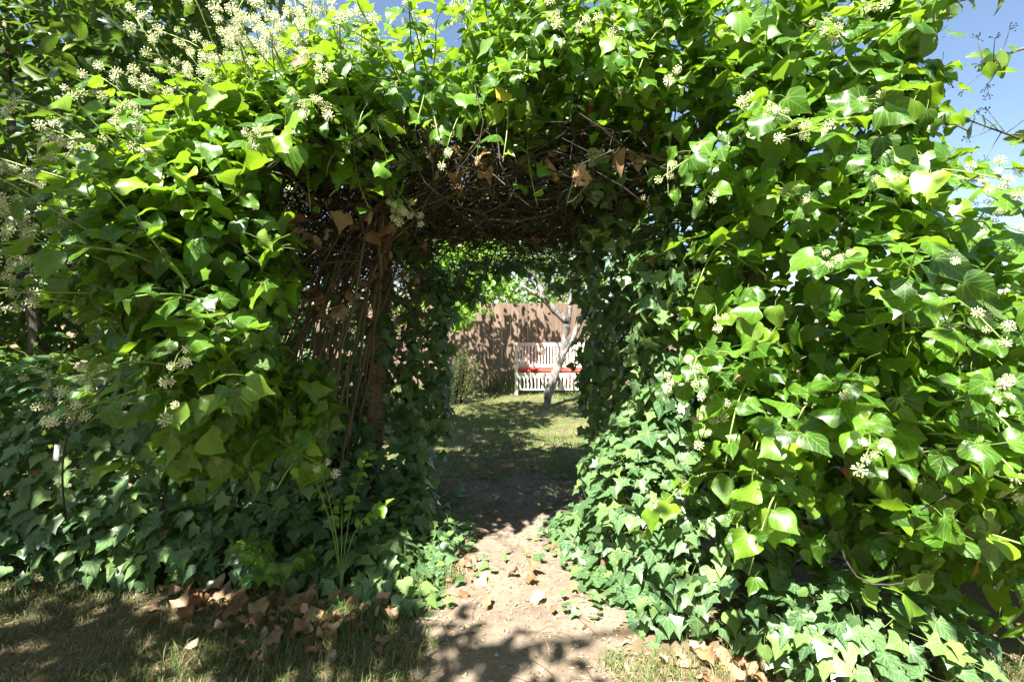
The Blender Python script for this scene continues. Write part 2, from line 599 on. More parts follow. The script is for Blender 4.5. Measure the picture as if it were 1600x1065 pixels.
def blades(n, xr, yr, lmin, lmax, w, dry, keep, flat=0.5, patch=1.0):
    x = RNG.uniform(*xr, n)
    y = RNG.uniform(*yr, n)
    k = keep(x, y)
    x, y = x[k], y[k]
    n = len(x)
    pn = 0.5 + 0.25 * np.sin(2.3 * x + 1.1 * y * patch + 0.7) + 0.25 * np.sin(4.7 * y - 3.1 * x)
    k = RNG.random(n) < 0.35 + 0.65 * pn
    x, y, pn = x[k], y[k], pn[k]
    n = len(x)
    z = height(x, y)
    L = RNG.uniform(lmin, lmax, n) * (0.7 + 0.5 * pn)
    a = RNG.uniform(0, 2 * math.pi, n)
    lean = np.abs(RNG.normal(flat, 0.35, n))
    d = np.stack([np.cos(a), np.sin(a), np.zeros(n)], 1)
    s = np.stack([-np.sin(a), np.cos(a), np.zeros(n)], 1)
    up = np.array([0, 0, 1.0])
    p0 = np.stack([x, y, z - 0.004], 1)
    p1 = p0 + (d * np.sin(lean * 0.6)[:, None] + up * np.cos(lean * 0.6)[:, None]) * (L * 0.5)[:, None]
    p2 = p1 + (d * np.sin(lean * 1.5)[:, None] + up * np.cos(lean * 1.5)[:, None]) * (L * 0.5)[:, None]
    p2[:, 2] = np.maximum(p2[:, 2], z + 0.004)
    ww = (w * RNG.uniform(0.6, 1.3, n))[:, None] * s
    V = np.stack([p0 - ww, p0 + ww, p1 - ww * 0.8, p1 + ww * 0.8, p2], 1).reshape(-1, 3)
    base = np.arange(n)[:, None, None] * 5
    T = (np.array([[0, 1, 3], [0, 3, 2], [2, 3, 4]])[None] + base).reshape(-1, 3)
    r = np.clip(RNG.normal(dry, 0.22, n) + 0.25 * (0.5 - pn), 0, 1)
    b = Buf()
    b.add(V, T, None, np.repeat(r, 5))
    return b


def near_grass(x, y):
    left = (x < 0.2) & (y < 2.95 + 0.12 * np.sin(3 * x))
    right = (x > 0.2) & (y < 2.15)
    return (left | right) & ~on_path(x, y, -0.06 + 0)


b = blades(88000, (-3.6, 2.6), (1.3, 3.05), 0.04, 0.115, 0.0021, 0.50, near_grass, 0.95)
tag(b.obj('grass', M['blade']), 'sparse dry grass with green tufts in front of the ivy', 'grass', kind='stuff')
b = blades(80000, (-3.0, 4.0), (4.2, 10.9), 0.03, 0.075, 0.0030, 0.30, lambda x, y: RNG.random(len(x)) < np.clip((y - 4.15) / 0.7, 0, 1), 0.6)
tag(b.obj('lawn_grass', M['blade']), 'green lawn grass behind the ivy arch', 'grass', kind='stuff')

# ------------------------------------------------------------------ leaf shapes
OUT = {
    'adult0': [(0, 0), (.17, -.10), (.37, -.07), (.49, .13), (.46, .37), (.33, .61), (.14, .82), (0, 1)],
    'adult1': [(0, 0), (.14, -.05), (.31, -.02), (.41, .16), (.39, .38), (.29, .62), (.13, .84), (0, 1)],
    'adult2': [(0, 0), (.20, -.12), (.42, -.05), (.54, .17), (.46, .40), (.27, .60), (.11, .80), (0, 1)],
    'adult3': [(0, 0), (.18, -.10), (.41, -.02), (.57, .24), (.40, .42), (.24, .62), (.11, .82), (0, 1)],
    'juv0': [(0, 0), (.14, -.12), (.34, -.17), (.33, .05), (.56, .26), (.27, .42), (.17, .66), (0, 1)],
    'juv1': [(0, 0), (.15, -.10), (.36, -.10), (.36, .08), (.50, .30), (.28, .44), (.18, .66), (0, 1)],
    'juv2': [(0, 0), (.12, -.10), (.30, -.18), (.30, .04), (.58, .18), (.24, .40), (.15, .64), (0, 1)],
    'laurel': [(0, 0), (.05, .03), (.12, .16), (.17, .36), (.175, .56), (.13, .76), (.07, .90), (0, 1)],
    'oval': [(0, 0), (.12, .04), (.23, .18), (.29, .36), (.27, .55), (.19, .74), (.09, .90), (0, 1)],
}
MID = [0, .06, .16, .30, .46, .64, .83, 1.0]


def smooth_line(P, n):
    P = np.asarray(P, float)
    Q = np.vstack([2 * P[0] - P[1], P, 2 * P[-1] - P[-2]])
    out = []
    for u in np.linspace(0, len(P) - 1, n):
        i = min(int(u), len(P) - 2)
        t = u - i
        p0, p1, p2, p3 = Q[i], Q[i + 1], Q[i + 2], Q[i + 3]
        out.append(0.5 * (2 * p1 + (p2 - p0) * t + (2 * p0 - 5 * p1 + 4 * p2 - p3) * t * t + (3 * p1 - p0 - 3 * p2 + p3) * t ** 3))
    return np.array(out)


def leaf_shape(kind, fold, curl, wave, seed, cols=2, petiole=0.0, roll=0.0):
    rg = np.random.default_rng(seed)
    o = np.array(OUT[kind], float)
    mid = np.array(MID)
    amp = rg.normal(0, 0.018, (2, 8, 2)) + rg.normal(0, 0.02, (1, 8, 2))
    phs = rg.uniform(0, 6.28, 2)
    tw = rg.normal(0, 0.16)
    K = 8
    outs = [o + amp[i] * np.array([[0, 0]] + [[1, 1]] * 6 + [[0, 0]]) for i in range(2)]
    if cols == 2 and not kind.startswith('juv'):
        K = 12
        outs = [smooth_line(q, K) for q in outs]
        mid = np.interp(np.linspace(0, 7, K), np.arange(8), mid)
    elif cols == 1 and kind in ('laurel', 'oval'):
        K = 5
        outs = [smooth_line(q, K) for q in outs]
        mid = np.interp(np.linspace(0, 7, K), np.arange(8), mid)
    V, UVs, T, Mi = [], [], [], []
    idx = {}

    def put(key, x, y, z):
        idx[key] = len(V)
        V.append((x, y, z))
        UVs.append((x + 0.5, y))

    for k in range(K):
        put(('m', k), 0, mid[k], -curl * mid[k] ** 2)
    for si, s in enumerate((-1, 1)):
        for k in range(1, K - 1):
            ox, oy = outs[si][k]
            ox = max(ox, 0.02)
            kk = k * 7.0 / (K - 1)
            for c in range(1, cols + 1):
                f = (0.55 if c == 1 and cols == 2 else 1.0)
                x = f * ox
                y = mid[k] * (1 - f) + oy * f
                z = -curl * max(y, 0) ** 2 + fold * x - roll * x * x * 1.6 + wave * (f ** 2) * math.sin(kk * 1.7 + phs[si]) * (ox + 0.1) + tw * s * x * y
                put((s, k, c), s * x, y, z)
    for s in (-1, 1):
        def P(k, c):
            if c == 0 or k in (0, K - 1): return idx[('m', k)]
            return idx[(s, k, c)]
        for k in range(K - 1):
            for c in range(cols):
                q = [P(k, c), P(k, c + 1), P(k + 1, c + 1), P(k + 1, c)]
                for tri in ((q[0], q[1], q[2]), (q[0], q[2], q[3])):
                    if len(set(tri)) == 3:
                        T.append(tri if s > 0 else tri[::-1])
                        Mi.append(0)
    if petiole > 0:
        w = 0.012
        pts = [(0, 0.02, -0.004), (0, -petiole * 0.5, -petiole * 0.16), (rg.normal(0, .06), -petiole, -petiole * 0.45)]
        b = len(V)
        for (x, y, z) in pts:
            for a in (0, 2.09, 4.19):
                V.append((x + w * math.cos(a), y, z + w * math.sin(a)))
                UVs.append((0.5, 0.5))
        for i in range(2):
            for j in range(3):
                p, q = b + i * 3 + j, b + i * 3 + (j + 1) % 3
                T += [(p, q, q + 3), (p, q + 3, p + 3)]
                Mi += [1, 1]
    return dict(v=np.array(V), t=np.array(T), uv=np.array(UVs), m=np.array(Mi))


SHAPES = {}      # family -> list of (hi, lo)
MESHES = {}


def family(fam, kinds, n, foldr, curlr, waver, petiole, rollr=(0, 0)):
    L = []
    for i in range(n):
        a = (kinds[i % len(kinds)], random.uniform(*foldr), random.uniform(*curlr), random.uniform(*waver), 100 + i * 7 + len(fam))
        r = random.uniform(*rollr)
        L.append((leaf_shape(*a, cols=2, petiole=petiole, roll=r), leaf_shape(*a, cols=1, petiole=0, roll=r)))
    SHAPES[fam] = L


family('adult', ['adult0', 'adult1', 'adult2', 'adult0', 'adult1', 'adult0', 'adult3'], 21, (-0.30, 0.50), (-0.05, 0.45), (0.06, 0.28), 0.55, (-0.4, 0.7))
family('juv', ['juv0', 'juv1', 'juv2', 'adult3'], 12, (-0.10, 0.25), (0.0, 0.22), (0.02, 0.10), 0.6)
family('laurel', ['laurel'], 8, (0.1, 0.6), (0.05, 0.35), (0.02, 0.12), 0.10)
family('oval', ['oval'], 8, (0.0, 0.5), (0.05, 0.35), (0.0, 0.10), 0.15)
family('dead', ['adult0', 'adult2', 'oval', 'adult3', 'adult1'], 18, (-0.3, 1.1), (-0.6, 0.7), (0.12, 0.5), 0.35, (-.9, 1.1))
MATSET = {}


def leaf_mesh(fam, var, matkey):
    key = (fam, var, matkey)
    if key not in MESHES:
        sh = SHAPES[fam][var][0]
        b = Buf()
        b.add(sh['v'], sh['t'], sh['uv'], 0.0, sh['m'])
        pm = 'petiole' if matkey != 'dead' else 'wood_stem'
        MESHES[key] = b.mesh('leaf_' + matkey, [M[matkey], M[pm]])
    return MESHES[key]


def frames(n, tip):
    """rotation matrices with columns x (across), y (to the tip), z (normal)"""
    n = unit(n)
    y = tip - (tip * n).sum(1, keepdims=True) * n
    y = unit(y)
    x = np.cross(y, n)
    return np.stack([x, y, n], 2)


class Leaves:
    """every leaf of one thing; the 300 that show largest become parts, the rest one mass"""
    ALL = []

    def __init__(self, parent, part_name='leaf', keep=300):
        self.parent, self.part_name, self.keep = parent, part_name, keep
        self.P, self.R, self.S, self.fam, self.var, self.mat = [], [], [], [], [], []
        Leaves.ALL.append(self)

    def add(self, P, R, S, fam, mat):
        n = len(P)
        if n == 0: return
        self.P.append(P); self.R.append(R); self.S.append(np.broadcast_to(S, (n,)))
        self.fam += [fam] * n
        self.mat += [mat] * n
        if mat == 'adult' or mat == 'juv':
            for i in np.where(RNG.random(n) < 0.007)[0]: 
                self.mat[len(self.mat) - n + i] = 'yellow' if RNG.random() < 0.25 else 'dead'
                self.S[-1] = np.array(self.S[-1]); self.S[-1][i] *= 0.6
        self.var.append(RNG.integers(0, len(SHAPES[fam]), n))

    def finish(self):
        self.P = np.concatenate(self.P); self.R = np.concatenate(self.R)
        self.S = np.concatenate(self.S); self.var = np.concatenate(self.var)

    def build(self, score):
        order = np.argsort(-score)
        chosen = [i for i in order[:self.keep] if score[i] > 0]
        cs = set(int(i) for i in chosen)
        for i in chosen:
            me = leaf_mesh(self.fam[i], int(self.var[i]), self.mat[i])
            m4 = Matrix.Translation(self.P[i]) @ Matrix(self.R[i].tolist()).to_4x4() @ Matrix.Scale(float(self.S[i]), 4)
            link(self.part_name if self.mat[i] != 'dead' else 'dead_leaf', me, self.parent, m4)
        b = Buf()
        mats = sorted(set(self.mat))
        slots, mat_list = {}, []
        for m in mats:
            slots[m] = len(mat_list)
            mat_list += [M[m], M['petiole'] if m != 'dead' else M['wood_stem']]
        rest = np.array([i for i in range(len(self.P)) if i not in cs], int)
        if len(rest) == 0: return
        fams = np.array(self.fam)[rest]
        matk = np.array(self.mat)[rest]
        for fam in set(fams):
            for mk in set(matk[fams == fam]):
                for var in range(len(SHAPES[fam])):
                    sel = rest[(fams == fam) & (matk == mk) & (self.var[rest] == var)]
                    if len(sel) == 0: continue
                    for lod in (0, 1):
                        ss = sel[score[sel] > 0] if lod == 0 else sel[score[sel] <= 0]
                        if len(ss) == 0: continue
                        sh = SHAPES[fam][var][lod]
                        v = np.einsum('kij,nj->kni', self.R[ss], sh['v']) * self.S[ss][:, None, None] + self.P[ss][:, None, :]
                        nv = len(sh['v'])
                        t = (sh['t'][None] + (np.arange(len(ss)) * nv)[:, None, None]).reshape(-1, 3)
                        b.add(v.reshape(-1, 3), t, np.tile(sh['uv'], (len(ss), 1)), np.repeat(RNG.random(len(ss)), nv),
                              np.tile(sh['m'], len(ss)) + slots[mk])
        o = b.obj('foliage', mat_list, self.parent)
        o['kind'] = 'stuff'


def score_all():
    W, H, k = 800, 532, 0.5
    depth = np.full((H, W), 1e9)
    who = np.full((H, W), -1)
    P = np.concatenate([L.P for L in Leaves.ALL]); R = np.concatenate([L.R for L in Leaves.ALL]); S = np.concatenate([L.S for L in Leaves.ALL])
    C = P + R[:, :, 1] * (S * 0.42)[:, None]
    d = C[:, 1]
    view = unit(C - np.array([0, 0, CAMZ]))
    face = np.abs((R[:, :, 2] * view).sum(1))
    px = (800 + F * C[:, 0] / np.maximum(d, 0.1)) * k
    py = (HZ - F * (C[:, 2] - CAMZ) / np.maximum(d, 0.1)) * k
    rad = 0.36 * S * F / np.maximum(d, 0.1) * k * np.sqrt(np.maximum(face, 0.08))
    for i in np.where((d > 0.4) & (px > -20) & (px < W + 20) & (py > -20) & (py < H + 20))[0]:
        r = max(rad[i], 0.6)
        x0, x1 = int(max(px[i] - r, 0)), int(min(px[i] + r + 1, W))
        y0, y1 = int(max(py[i] - r, 0)), int(min(py[i] + r + 1, H))
        if x1 <= x0 or y1 <= y0: continue
        blk = depth[y0:y1, x0:x1]
        yy, xx = np.ogrid[y0:y1, x0:x1]
        m = ((xx - px[i]) ** 2 + (yy - py[i]) ** 2 <= r * r) & (blk > d[i])
        blk[m] = d[i]
        who[y0:y1, x0:x1][m] = i
    cnt = np.bincount(who[who >= 0], minlength=len(P)).astype(float)
    out, s = [], 0
    for L in Leaves.ALL:
        out.append(cnt[s:s + len(L.P)])
        s += len(L.P)
    return out


# ------------------------------------------------------------------ scattering on lumpy volumes
def blob_f(p, blobs):
    best = np.full(len(p), -9.0)
    nrm = np.zeros_like(p)
    for (c, r) in blobs:
        q = (p - np.array(c)) / np.array(r)
        f = (1 - np.linalg.norm(q, axis=1)) * min(r)
        k = f > best
        best[k] = f[k]
        nrm[k] = unit(q[k] / np.array(r))
    return best, nrm


def lumps(p):
    a = np.sin(13.0 * p[:, 0] + 2.1 * np.sin(7.0 * p[:, 2])) * np.sin(15.0 * p[:, 2] + 1.3 * np.sin(9.0 * p[:, 1])) + 0.6 * np.sin(23.0 * p[:, 0] - 9.0 * p[:, 1]) * np.sin(21.0 * p[:, 2] + 11.0 * p[:, 1])
    return a


def scatter(blobs, n, depth, clear=None, want=None, jitter=0.04, hollow=0.0):
    """points between the outer skin and `depth` metres below it, with outward normals"""
    areas = np.array([r[0] * r[1] + r[1] * r[2] + r[0] * r[2] for c, r in blobs])
    P = np.zeros((0, 3)); Nn = np.zeros((0, 3))
    for it in range(40):
        m = n * 3
        bi = RNG.choice(len(blobs), m, p=areas / areas.sum())
        u = unit(RNG.normal(size=(m, 3)))
        C = np.array([blobs[i][0] for i in bi]); Rr = np.array([blobs[i][1] for i in bi])
        s = 1 - RNG.random(m) * depth / Rr.min(1)
        p = C + u * Rr * s[:, None] + RNG.normal(0, jitter, (m, 3))
        f, nn = blob_f(p, blobs)
        k = (f < depth) & (p[:, 2] > 0.02)
        if hollow: k &= (f > hollow * np.clip(0.5 - lumps(p), 0, 1.4))
        if clear is not None: k &= ~clear(p)
        if want is not None: k &= want(p, nn)
        P = np.concatenate([P, p[k]]); Nn = np.concatenate([Nn, nn[k]])
        if len(P) >= n: break
    return P[:n], Nn[:n]


def inside(blobs, n, clear=None):
    vol = np.array([np.prod(r) for c, r in blobs])
    bi = RNG.choice(len(blobs), n, p=vol / vol.sum())
    u = unit(RNG.normal(size=(n, 3))) * (RNG.random(n) ** (1 / 3))[:, None] * 0.92
    C = np.array([blobs[i][0] for i in bi]); Rr = np.array([blobs[i][1] for i in bi])
    p = C + u * Rr
    k = p[:, 2] > 0.03
    if clear is not None: k &= ~clear(p)
    return p[k]


def passage(p, grow=0.0):
    """the walk-through under the arch and the room round the viewer"""
    x, y, z = p[:, 0], p[:, 1], p[:, 2]
    xl = np.interp(y, [1.6, 2.3, 3.0, 3.6, 4.4], [-1.05, -0.98, -1.02, -0.85, -0.58]) - grow
    xr = np.interp(y, [1.6, 2.3, 3.0, 3.6, 4.4], [0.78, 0.70, 0.62, 0.56, 0.53]) + grow
    low = np.interp(z, [0, 0.5, 1.1], [0.28, 0.16, 0.0])
    zc = np.interp(y, [1.6, 2.3, 3.0, 4.0, 4.6], [2.44, 2.38, 2.26, 2.04, 2.0]) + grow
    zc = zc - 0.30 * np.clip(np.abs(x - (xl + xr) / 2) / ((xr - xl) / 2), 0, 1) ** 3
    mid = (x > xl + 0.0 * low) & (x < xr - low * np.interp(y, [2.2, 3.2], [1.0, 0.6])) & (z < zc)
    return (mid & (y < 4.8)) | (np.linalg.norm(p - np.array([0, 0, 1.4]), axis=1) < 1.25) | (y < 1.25)


SUNV = -np.array(SUN_DIR)


def leaf_sizes(a, b, n):
    return a + (b - a) * RNG.beta(1.5, 1.6, n)



def ivy_frames(P, Nn, out=0.8, up=0.45, sunw=0.35, rnd=0.45, drop=0.9):
    n = len(P)
    nr = Nn * out + np.array([0, 0, up]) + SUNV * sunw + RNG.normal(0, rnd, (n, 3))
    tip = np.array([0, 0, -drop]) + Nn * 0.45 + RNG.normal(0, 0.45, (n, 3))
    return frames(nr, tip)


# flower heads: a ball of short stalks with buds
UMBELS = []
for u in range(6):
    b = Buf()
    rg = np.random.default_rng(40 + u)
    n = 30
    L = 2.0
    b.tube([(0, 0, -L), (0.05, 0.02, -L * 0.5), (0, 0, 0)], [0.055, 0.045, 0.06], 4, m=0)
    for i in range(n):
        th = math.acos(1 - 1.88 * (i + 0.5) / n)
        ph = i * 2.39996 + rg.normal(0, 0.15)
        dv = np.array([math.sin(th) * math.cos(ph), math.sin(th) * math.sin(ph), math.cos(th)])
        q = dv * rg.uniform(0.72, 0.92)
        b.tube([(0, 0, 0), q], [0.032, 0.032], 3, m=1, rnd=float(rg.uniform(0, .3)), cap=False)
        rr = rg.uniform(0.105, 0.150)
        s1 = unit(np.cross(dv, [0.3, 0.5, 0.8])); s2 = np.cross(dv, s1)
        ov = np.array([q + dv * rr * 1.2, q + s1 * rr, q + s2 * rr, q - s1 * rr, q - s2 * rr, q - dv * rr])
        b.add(ov, [(0, 1, 2), (0, 2, 3), (0, 3, 4), (0, 4, 1), (5, 2, 1), (5, 3, 2), (5, 4, 3), (5, 1, 4)], None, float(rg.random()), 1)
    UMBELS.append(b.mesh('flower_head', [M['shoot'], M['bud']]))


def add_umbel(parent, p, d, rad):
    q = Vector(d).to_track_quat('Z', 'Y').to_matrix().to_4x4()
    q = q @ Matrix.Rotation(random.uniform(0, 6.28), 4, 'Z')
    return link('flower_head', UMBELS[random.randrange(6)], parent, Matrix.Translation(p) @ q @ Matrix.Scale(rad, 4))


def shoots(parent, leaves, bases, normals, lmin, lmax, size, flower_prob, umbels=(2, 6), droop=0.25, upw=0.35, bias=(0, 0, 0), leaf_to=0.78, rad=(0.017, 0.028)):
    """leafy flowering shoots that stand out of the mass: each stem is a part"""
    for p, nn in zip(bases, normals):
        L = random.uniform(lmin, lmax)
        d = unit(nn + np.array([0, 0, upw]) + np.array(bias) + RNG.normal(0, 0.28, 3))
        p0 = p - d * 0.22
        side = unit(np.cross(d, [0, 0, 1]) + 1e-3)
        tot = L + 0.22
        p3 = p0 + d * tot + np.array([0, 0, -droop * tot]) + side * random.uniform(-.06, .06)
        pts = bez(p0, p0 + d * tot * 0.35 + RNG.normal(0, .11, 3) * tot, p0 + d * tot * 0.72 + RNG.normal(0, .16, 3) * tot, p3, 9)
        if (np.linalg.norm(pts - np.array([0, 0, 1.4]), axis=1) < 1.2).any(): continue
        flowering = random.random() < flower_prob
        b = Buf()
        b.tube(pts, np.linspace(0.0042, 0.0024, 9), 5, rnd=random.random())
        stem = link('stem', b.mesh('stem', [M['shoot']]), parent)
        nl = max(3, int(tot * (1.0 if not flowering else leaf_to / 0.78) / 0.043))
        ts = np.linspace(0.12, 0.97 if not flowering else leaf_to, nl)
        A = np.stack([np.interp(ts, np.linspace(0, 1, 9), pts[:, i]) for i in range(3)], 1)
        ang = np.arange(nl) * 2.4 + random.uniform(0, 6)
        up2 = np.cross(side, d)
        rad_dir = np.cos(ang)[:, None] * side + np.sin(ang)[:, None] * up2
        pd = unit(rad_dir + 0.5 * d + np.array([0, 0, 0.1]))
        S = size * RNG.uniform(0.55, 1.12, nl) * np.interp(ts, [0, .7, 1], [1, 1, 0.6])
        B = A + pd * (S * 0.55)[:, None]
        nr = unit(nn) * 0.55 + np.array([0, 0, 0.55]) + SUNV * 0.45 + RNG.normal(0, 0.42, (nl, 3))
        tip = pd * 0.8 + np.array([0, 0, -0.65]) + RNG.normal(0, 0.3, (nl, 3))
        ok = np.linalg.norm(B - np.array([0, 0, 1.4]), axis=1) > 1.2
        R = frames(nr, tip)
        leaves.add(B[ok], R[ok], S[ok], 'adult', 'adult')
        if flowering:
            k = random.randint(*umbels)
            e = pts[-1]
            td = unit(pts[-1] - pts[-2])
            for j in range(k):
                rr = random.uniform(*rad)
                if j == 0:
                    ud, st = td, e
                else:
                    a = j * 2.4
                    ud = unit(td * 0.75 + (math.cos(a) * side + math.sin(a) * up2) * 0.95 + RNG.normal(0, .12, 3))
                    st = pts[-1] - td * 0.032 * j
                    rr *= 0.86
                c = st + ud * rr * 1.9
                add_umbel(stem, c, ud, rr)


def twig_mass(blobs, n, lmin, lmax, rad, clear, dirs=None, curl=0.3, keep_in=True):
    b = Buf()
    P = inside(blobs, n * 2)[:n]
    for p in P:
        d = unit(RNG.normal(size=3) * np.array([1, 1, 0.5])) if dirs is None else unit(np.array(dirs) + RNG.normal(0, 0.5, 3))
        L = random.uniform(lmin, lmax)
        c1, c2 = RNG.normal(0, curl * L, 3), RNG.normal(0, curl * L, 3)
        q = bez(p - d * L / 2, p - d * L / 6 + c1, p + d * L / 6 + c2, p + d * L / 2, 7)
        if clear is not None and clear(q).mean() > 0.3: continue
        if keep_in and (blob_f(q, blobs)[0] < 0.03).any(): continue
        r0 = random.uniform(*rad)
        b.tube(q, np.linspace(r0, r0 * 0.6, 7), 3, rnd=random.random(), cap=False)
    return b


# ------------------------------------------------------------------ wooden arch
arch = empty('garden_arch', (-1.1, 3.75, 0), 'weathered timber arch overgrown with ivy, its brown post showing left of the path', 'arch')
def beam(name, p, q, w, h, parent):
    p, q = np.array(p, float), np.array(q, float)
    L = np.linalg.norm(q - p)
    d = (q - p) / L
    b = Buf()
    b.box((0, 0, 0), (w, h, L), bevel=0.006)
    z = Vector(d)
    m = z.to_track_quat('Z', 'Y').to_matrix().to_4x4()
    return link(name, b.mesh(name, [M['post']], smooth=False), parent, Matrix.Translation((p + q) / 2) @ m)
beam('post', (-1.10, 3.75, -0.05), (-0.985, 3.75, 2.12), 0.125, 0.10, arch)
beam('post', (-1.88, 3.25, -0.05), (-1.72, 3.05, 2.62), 0.10, 0.10, arch)
beam('post', (1.0, 3.75, -0.05), (0.98, 3.75, 2.12), 0.10, 0.10, arch)
beam('post', (1.40, 2.80, -0.05), (1.40, 2.80, 2.55), 0.10, 0.10, arch)
beam('beam', (-1.25, 3.75, 2.17), (1.05, 3.75, 2.17), 0.09, 0.07, arch)
beam('beam', (-1.70, 3.0, 2.66), (1.25, 3.0, 2.66), 0.09, 0.07, arch)
for i, x in enumerate((-0.9, -0.45, 0.0, 0.45, 0.85)):
    beam('rafter', (x - 0.15 * (x < 0), 2.75, 2.74), (x, 4.0, 2.24), 0.04, 0.05, arch)
for z in (0.55, 1.1, 1.65):
    beam('trellis_bar', (-1.60, 2.80, z + .05), (-1.12, 3.70, z), 0.035, 0.02, arch)

# ------------------------------------------------------------------ flowering ivy, left bush
def L_(*a): return [((x, y, z), (rx, ry, rz)) for (x, y, z, rx, ry, rz) in a]
BL = L_((-1.36, 2.25, 1.75, .50, .50, .66), (-1.36, 2.28, 1.15, .36, .38, .46), (-1.20, 2.40, 2.28, .50, .50, .36),
        (-1.62, 2.30, 1.72, .38, .42, .40), (-1.02, 2.60, 1.05, .30, .36, .46), (-1.0, 2.55, 2.50, .42, .48, .26),
        (-1.22, 2.15, 1.42, .36, .34, .40), (-1.46, 2.2, 2.10, .32, .36, .30), (-1.25, 2.75, 1.55, .40, .40, .60))
tl = empty('flowering_ivy', (-1.4, 2.6, 0), 'shaded ivy bush with pale flower heads bulging out left of the opening', 'ivy', 'flowering ivy grown over the arch')
lv = Leaves(tl)
def clearL(p): return passage(p) | ((p[:, 0] > -0.47 * p[:, 1] + 0.06 * np.sin(8 * p[:, 2])) & (p[:, 2] > 1.28) & (p[:, 2] < 2.28))
P, Nn = scatter(BL, 2300, 0.30, clearL, hollow=0.16)
lv.add(P, ivy_frames(P, Nn, rnd=0.6), leaf_sizes(0.045, 0.105, len(P)), 'adult', 'adult')
P = inside(BL, 900, clearL)
lv.add(P, ivy_frames(P, unit(RNG.normal(size=P.shape)), rnd=0.8), RNG.uniform(0.09, 0.14, len(P)), 'adult', 'adult')
cam_side = lambda p, n: (n[:, 1] < 0.35)
P, Nn = scatter(BL, 70, 0.05, clearL, lambda p, n: (n[:, 1] < 0.2) & (p[:, 2] > 0.9))
shoots(tl, lv, P, Nn, 0.14, 0.32, 0.098, 0.9, bias=(-0.25, 0, 0.15), rad=(0.017, 0.028))
P, Nn = scatter(BL, 40, 0.04, clearL, lambda p, n: (n[:, 0] < -0.35) & (n[:, 1] < 0.5) & (p[:, 2] > 1.5))
shoots(tl, lv, P, Nn, 0.2, 0.42, 0.085, 1.0, umbels=(3, 7), leaf_to=0.5, bias=(-0.3, -0.1, 0.35), droop=0.1, rad=(0.018, 0.030))
b = twig_mass(BL, 160, 0.3, 0.8, (0.003, 0.008), clearL)
b.obj('twigs', M['wood_stem'], tl)['kind'] = 'stuff'

# ------------------------------------------------------------------ flowering ivy, right bush
BR = L_((1.38, 2.35, 2.30, .58, .55, .62), (1.38, 2.15, 1.55, .52, .52, .62), (1.50, 2.02, 0.90, .52, .46, .55),
        (1.95, 2.15, 1.35, .55, .52, .75), (2.50, 2.55, 1.00, .70, .60, .86), (1.25, 2.40, 2.90, .52, .50, .40),
        (1.02, 2.75, 1.60, .36, .50, .85), (2.05, 2.15, 0.60, .55, .42, .50), (1.55, 2.55, 2.75, .36, .40, .45),
        (1.12, 2.25, 1.05, .32, .34, .45), (3.1, 2.9, 0.9, .7, .6, .8), (1.75, 2.2, 2.05, .34, .40, .42), (1.74, 2.1, 2.55, .30, .35, .45), (1.72, 2.15, 3.0, .32, .35, .35))
tr_ = empty('flowering_ivy', (1.5, 2.6, 0), 'sunlit ivy bush with large glossy leaves and flower heads right of the opening', 'ivy', 'flowering ivy grown over the arch')
def clearR(p): return passage(p) | ((p[:, 0] < 0.37 * p[:, 1] + 0.05 * np.sin(7 * p[:, 2])) & (p[:, 2] < 2.25) & (p[:, 2] > 0.75)) | ((p[:, 0] > 0.93 * p[:, 1]) & (p[:, 2] > 1.92))
lv = Leaves(tr_)
P, Nn = scatter(BR, 3300, 0.32, clearR, hollow=0.18)
lv.add(P, ivy_frames(P, Nn, rnd=0.6), leaf_sizes(0.05, 0.118, len(P)), 'adult', 'adult')
BRk = L_((1.3, 3.0, 1.2, .5, .35, 1.3), (2.0, 2.95, 1.1, .7, .35, 1.0), (1.5, 2.95, 2.4, .6, .35, .6), (2.8, 3.1, .8, .8, .4, .9), (1.45, 2.55, .55, .5, .3, .5), (1.9, 2.6, .5, .5, .3, .5))
P = np.concatenate([inside(BR, 1200, clearR), inside(BRk, 1250, clearR)])
lv.add(P, ivy_frames(P, unit(RNG.normal(size=P.shape)), rnd=0.8), RNG.uniform(0.09, 0.14, len(P)), 'adult', 'adult')
P, Nn = scatter(BR, 110, 0.05, clearR, lambda p, n: (n[:, 1] < 0.2) & (p[:, 2] > 0.75))
shoots(tr_, lv, P, Nn, 0.14, 0.34, 0.105, 0.85, rad=(0.014, 0.024), bias=(0.05, 0, 0.05), droop=0.35)
P, Nn = scatter(BR, 10, 0.05, clearR, lambda p, n: (p[:, 0] < 1.25) & (p[:, 2] < 1.9) & (n[:, 1] < 0.3))
shoots(tr_, lv, P, Nn, 0.12, 0.26, 0.112, 0.3, droop=0.7, upw=0.1)
b = twig_mass(BR, 220, 0.3, 0.8, (0.003, 0.008), clearR)
b.obj('twigs', M['wood_stem'], tr_)['kind'] = 'stuff'

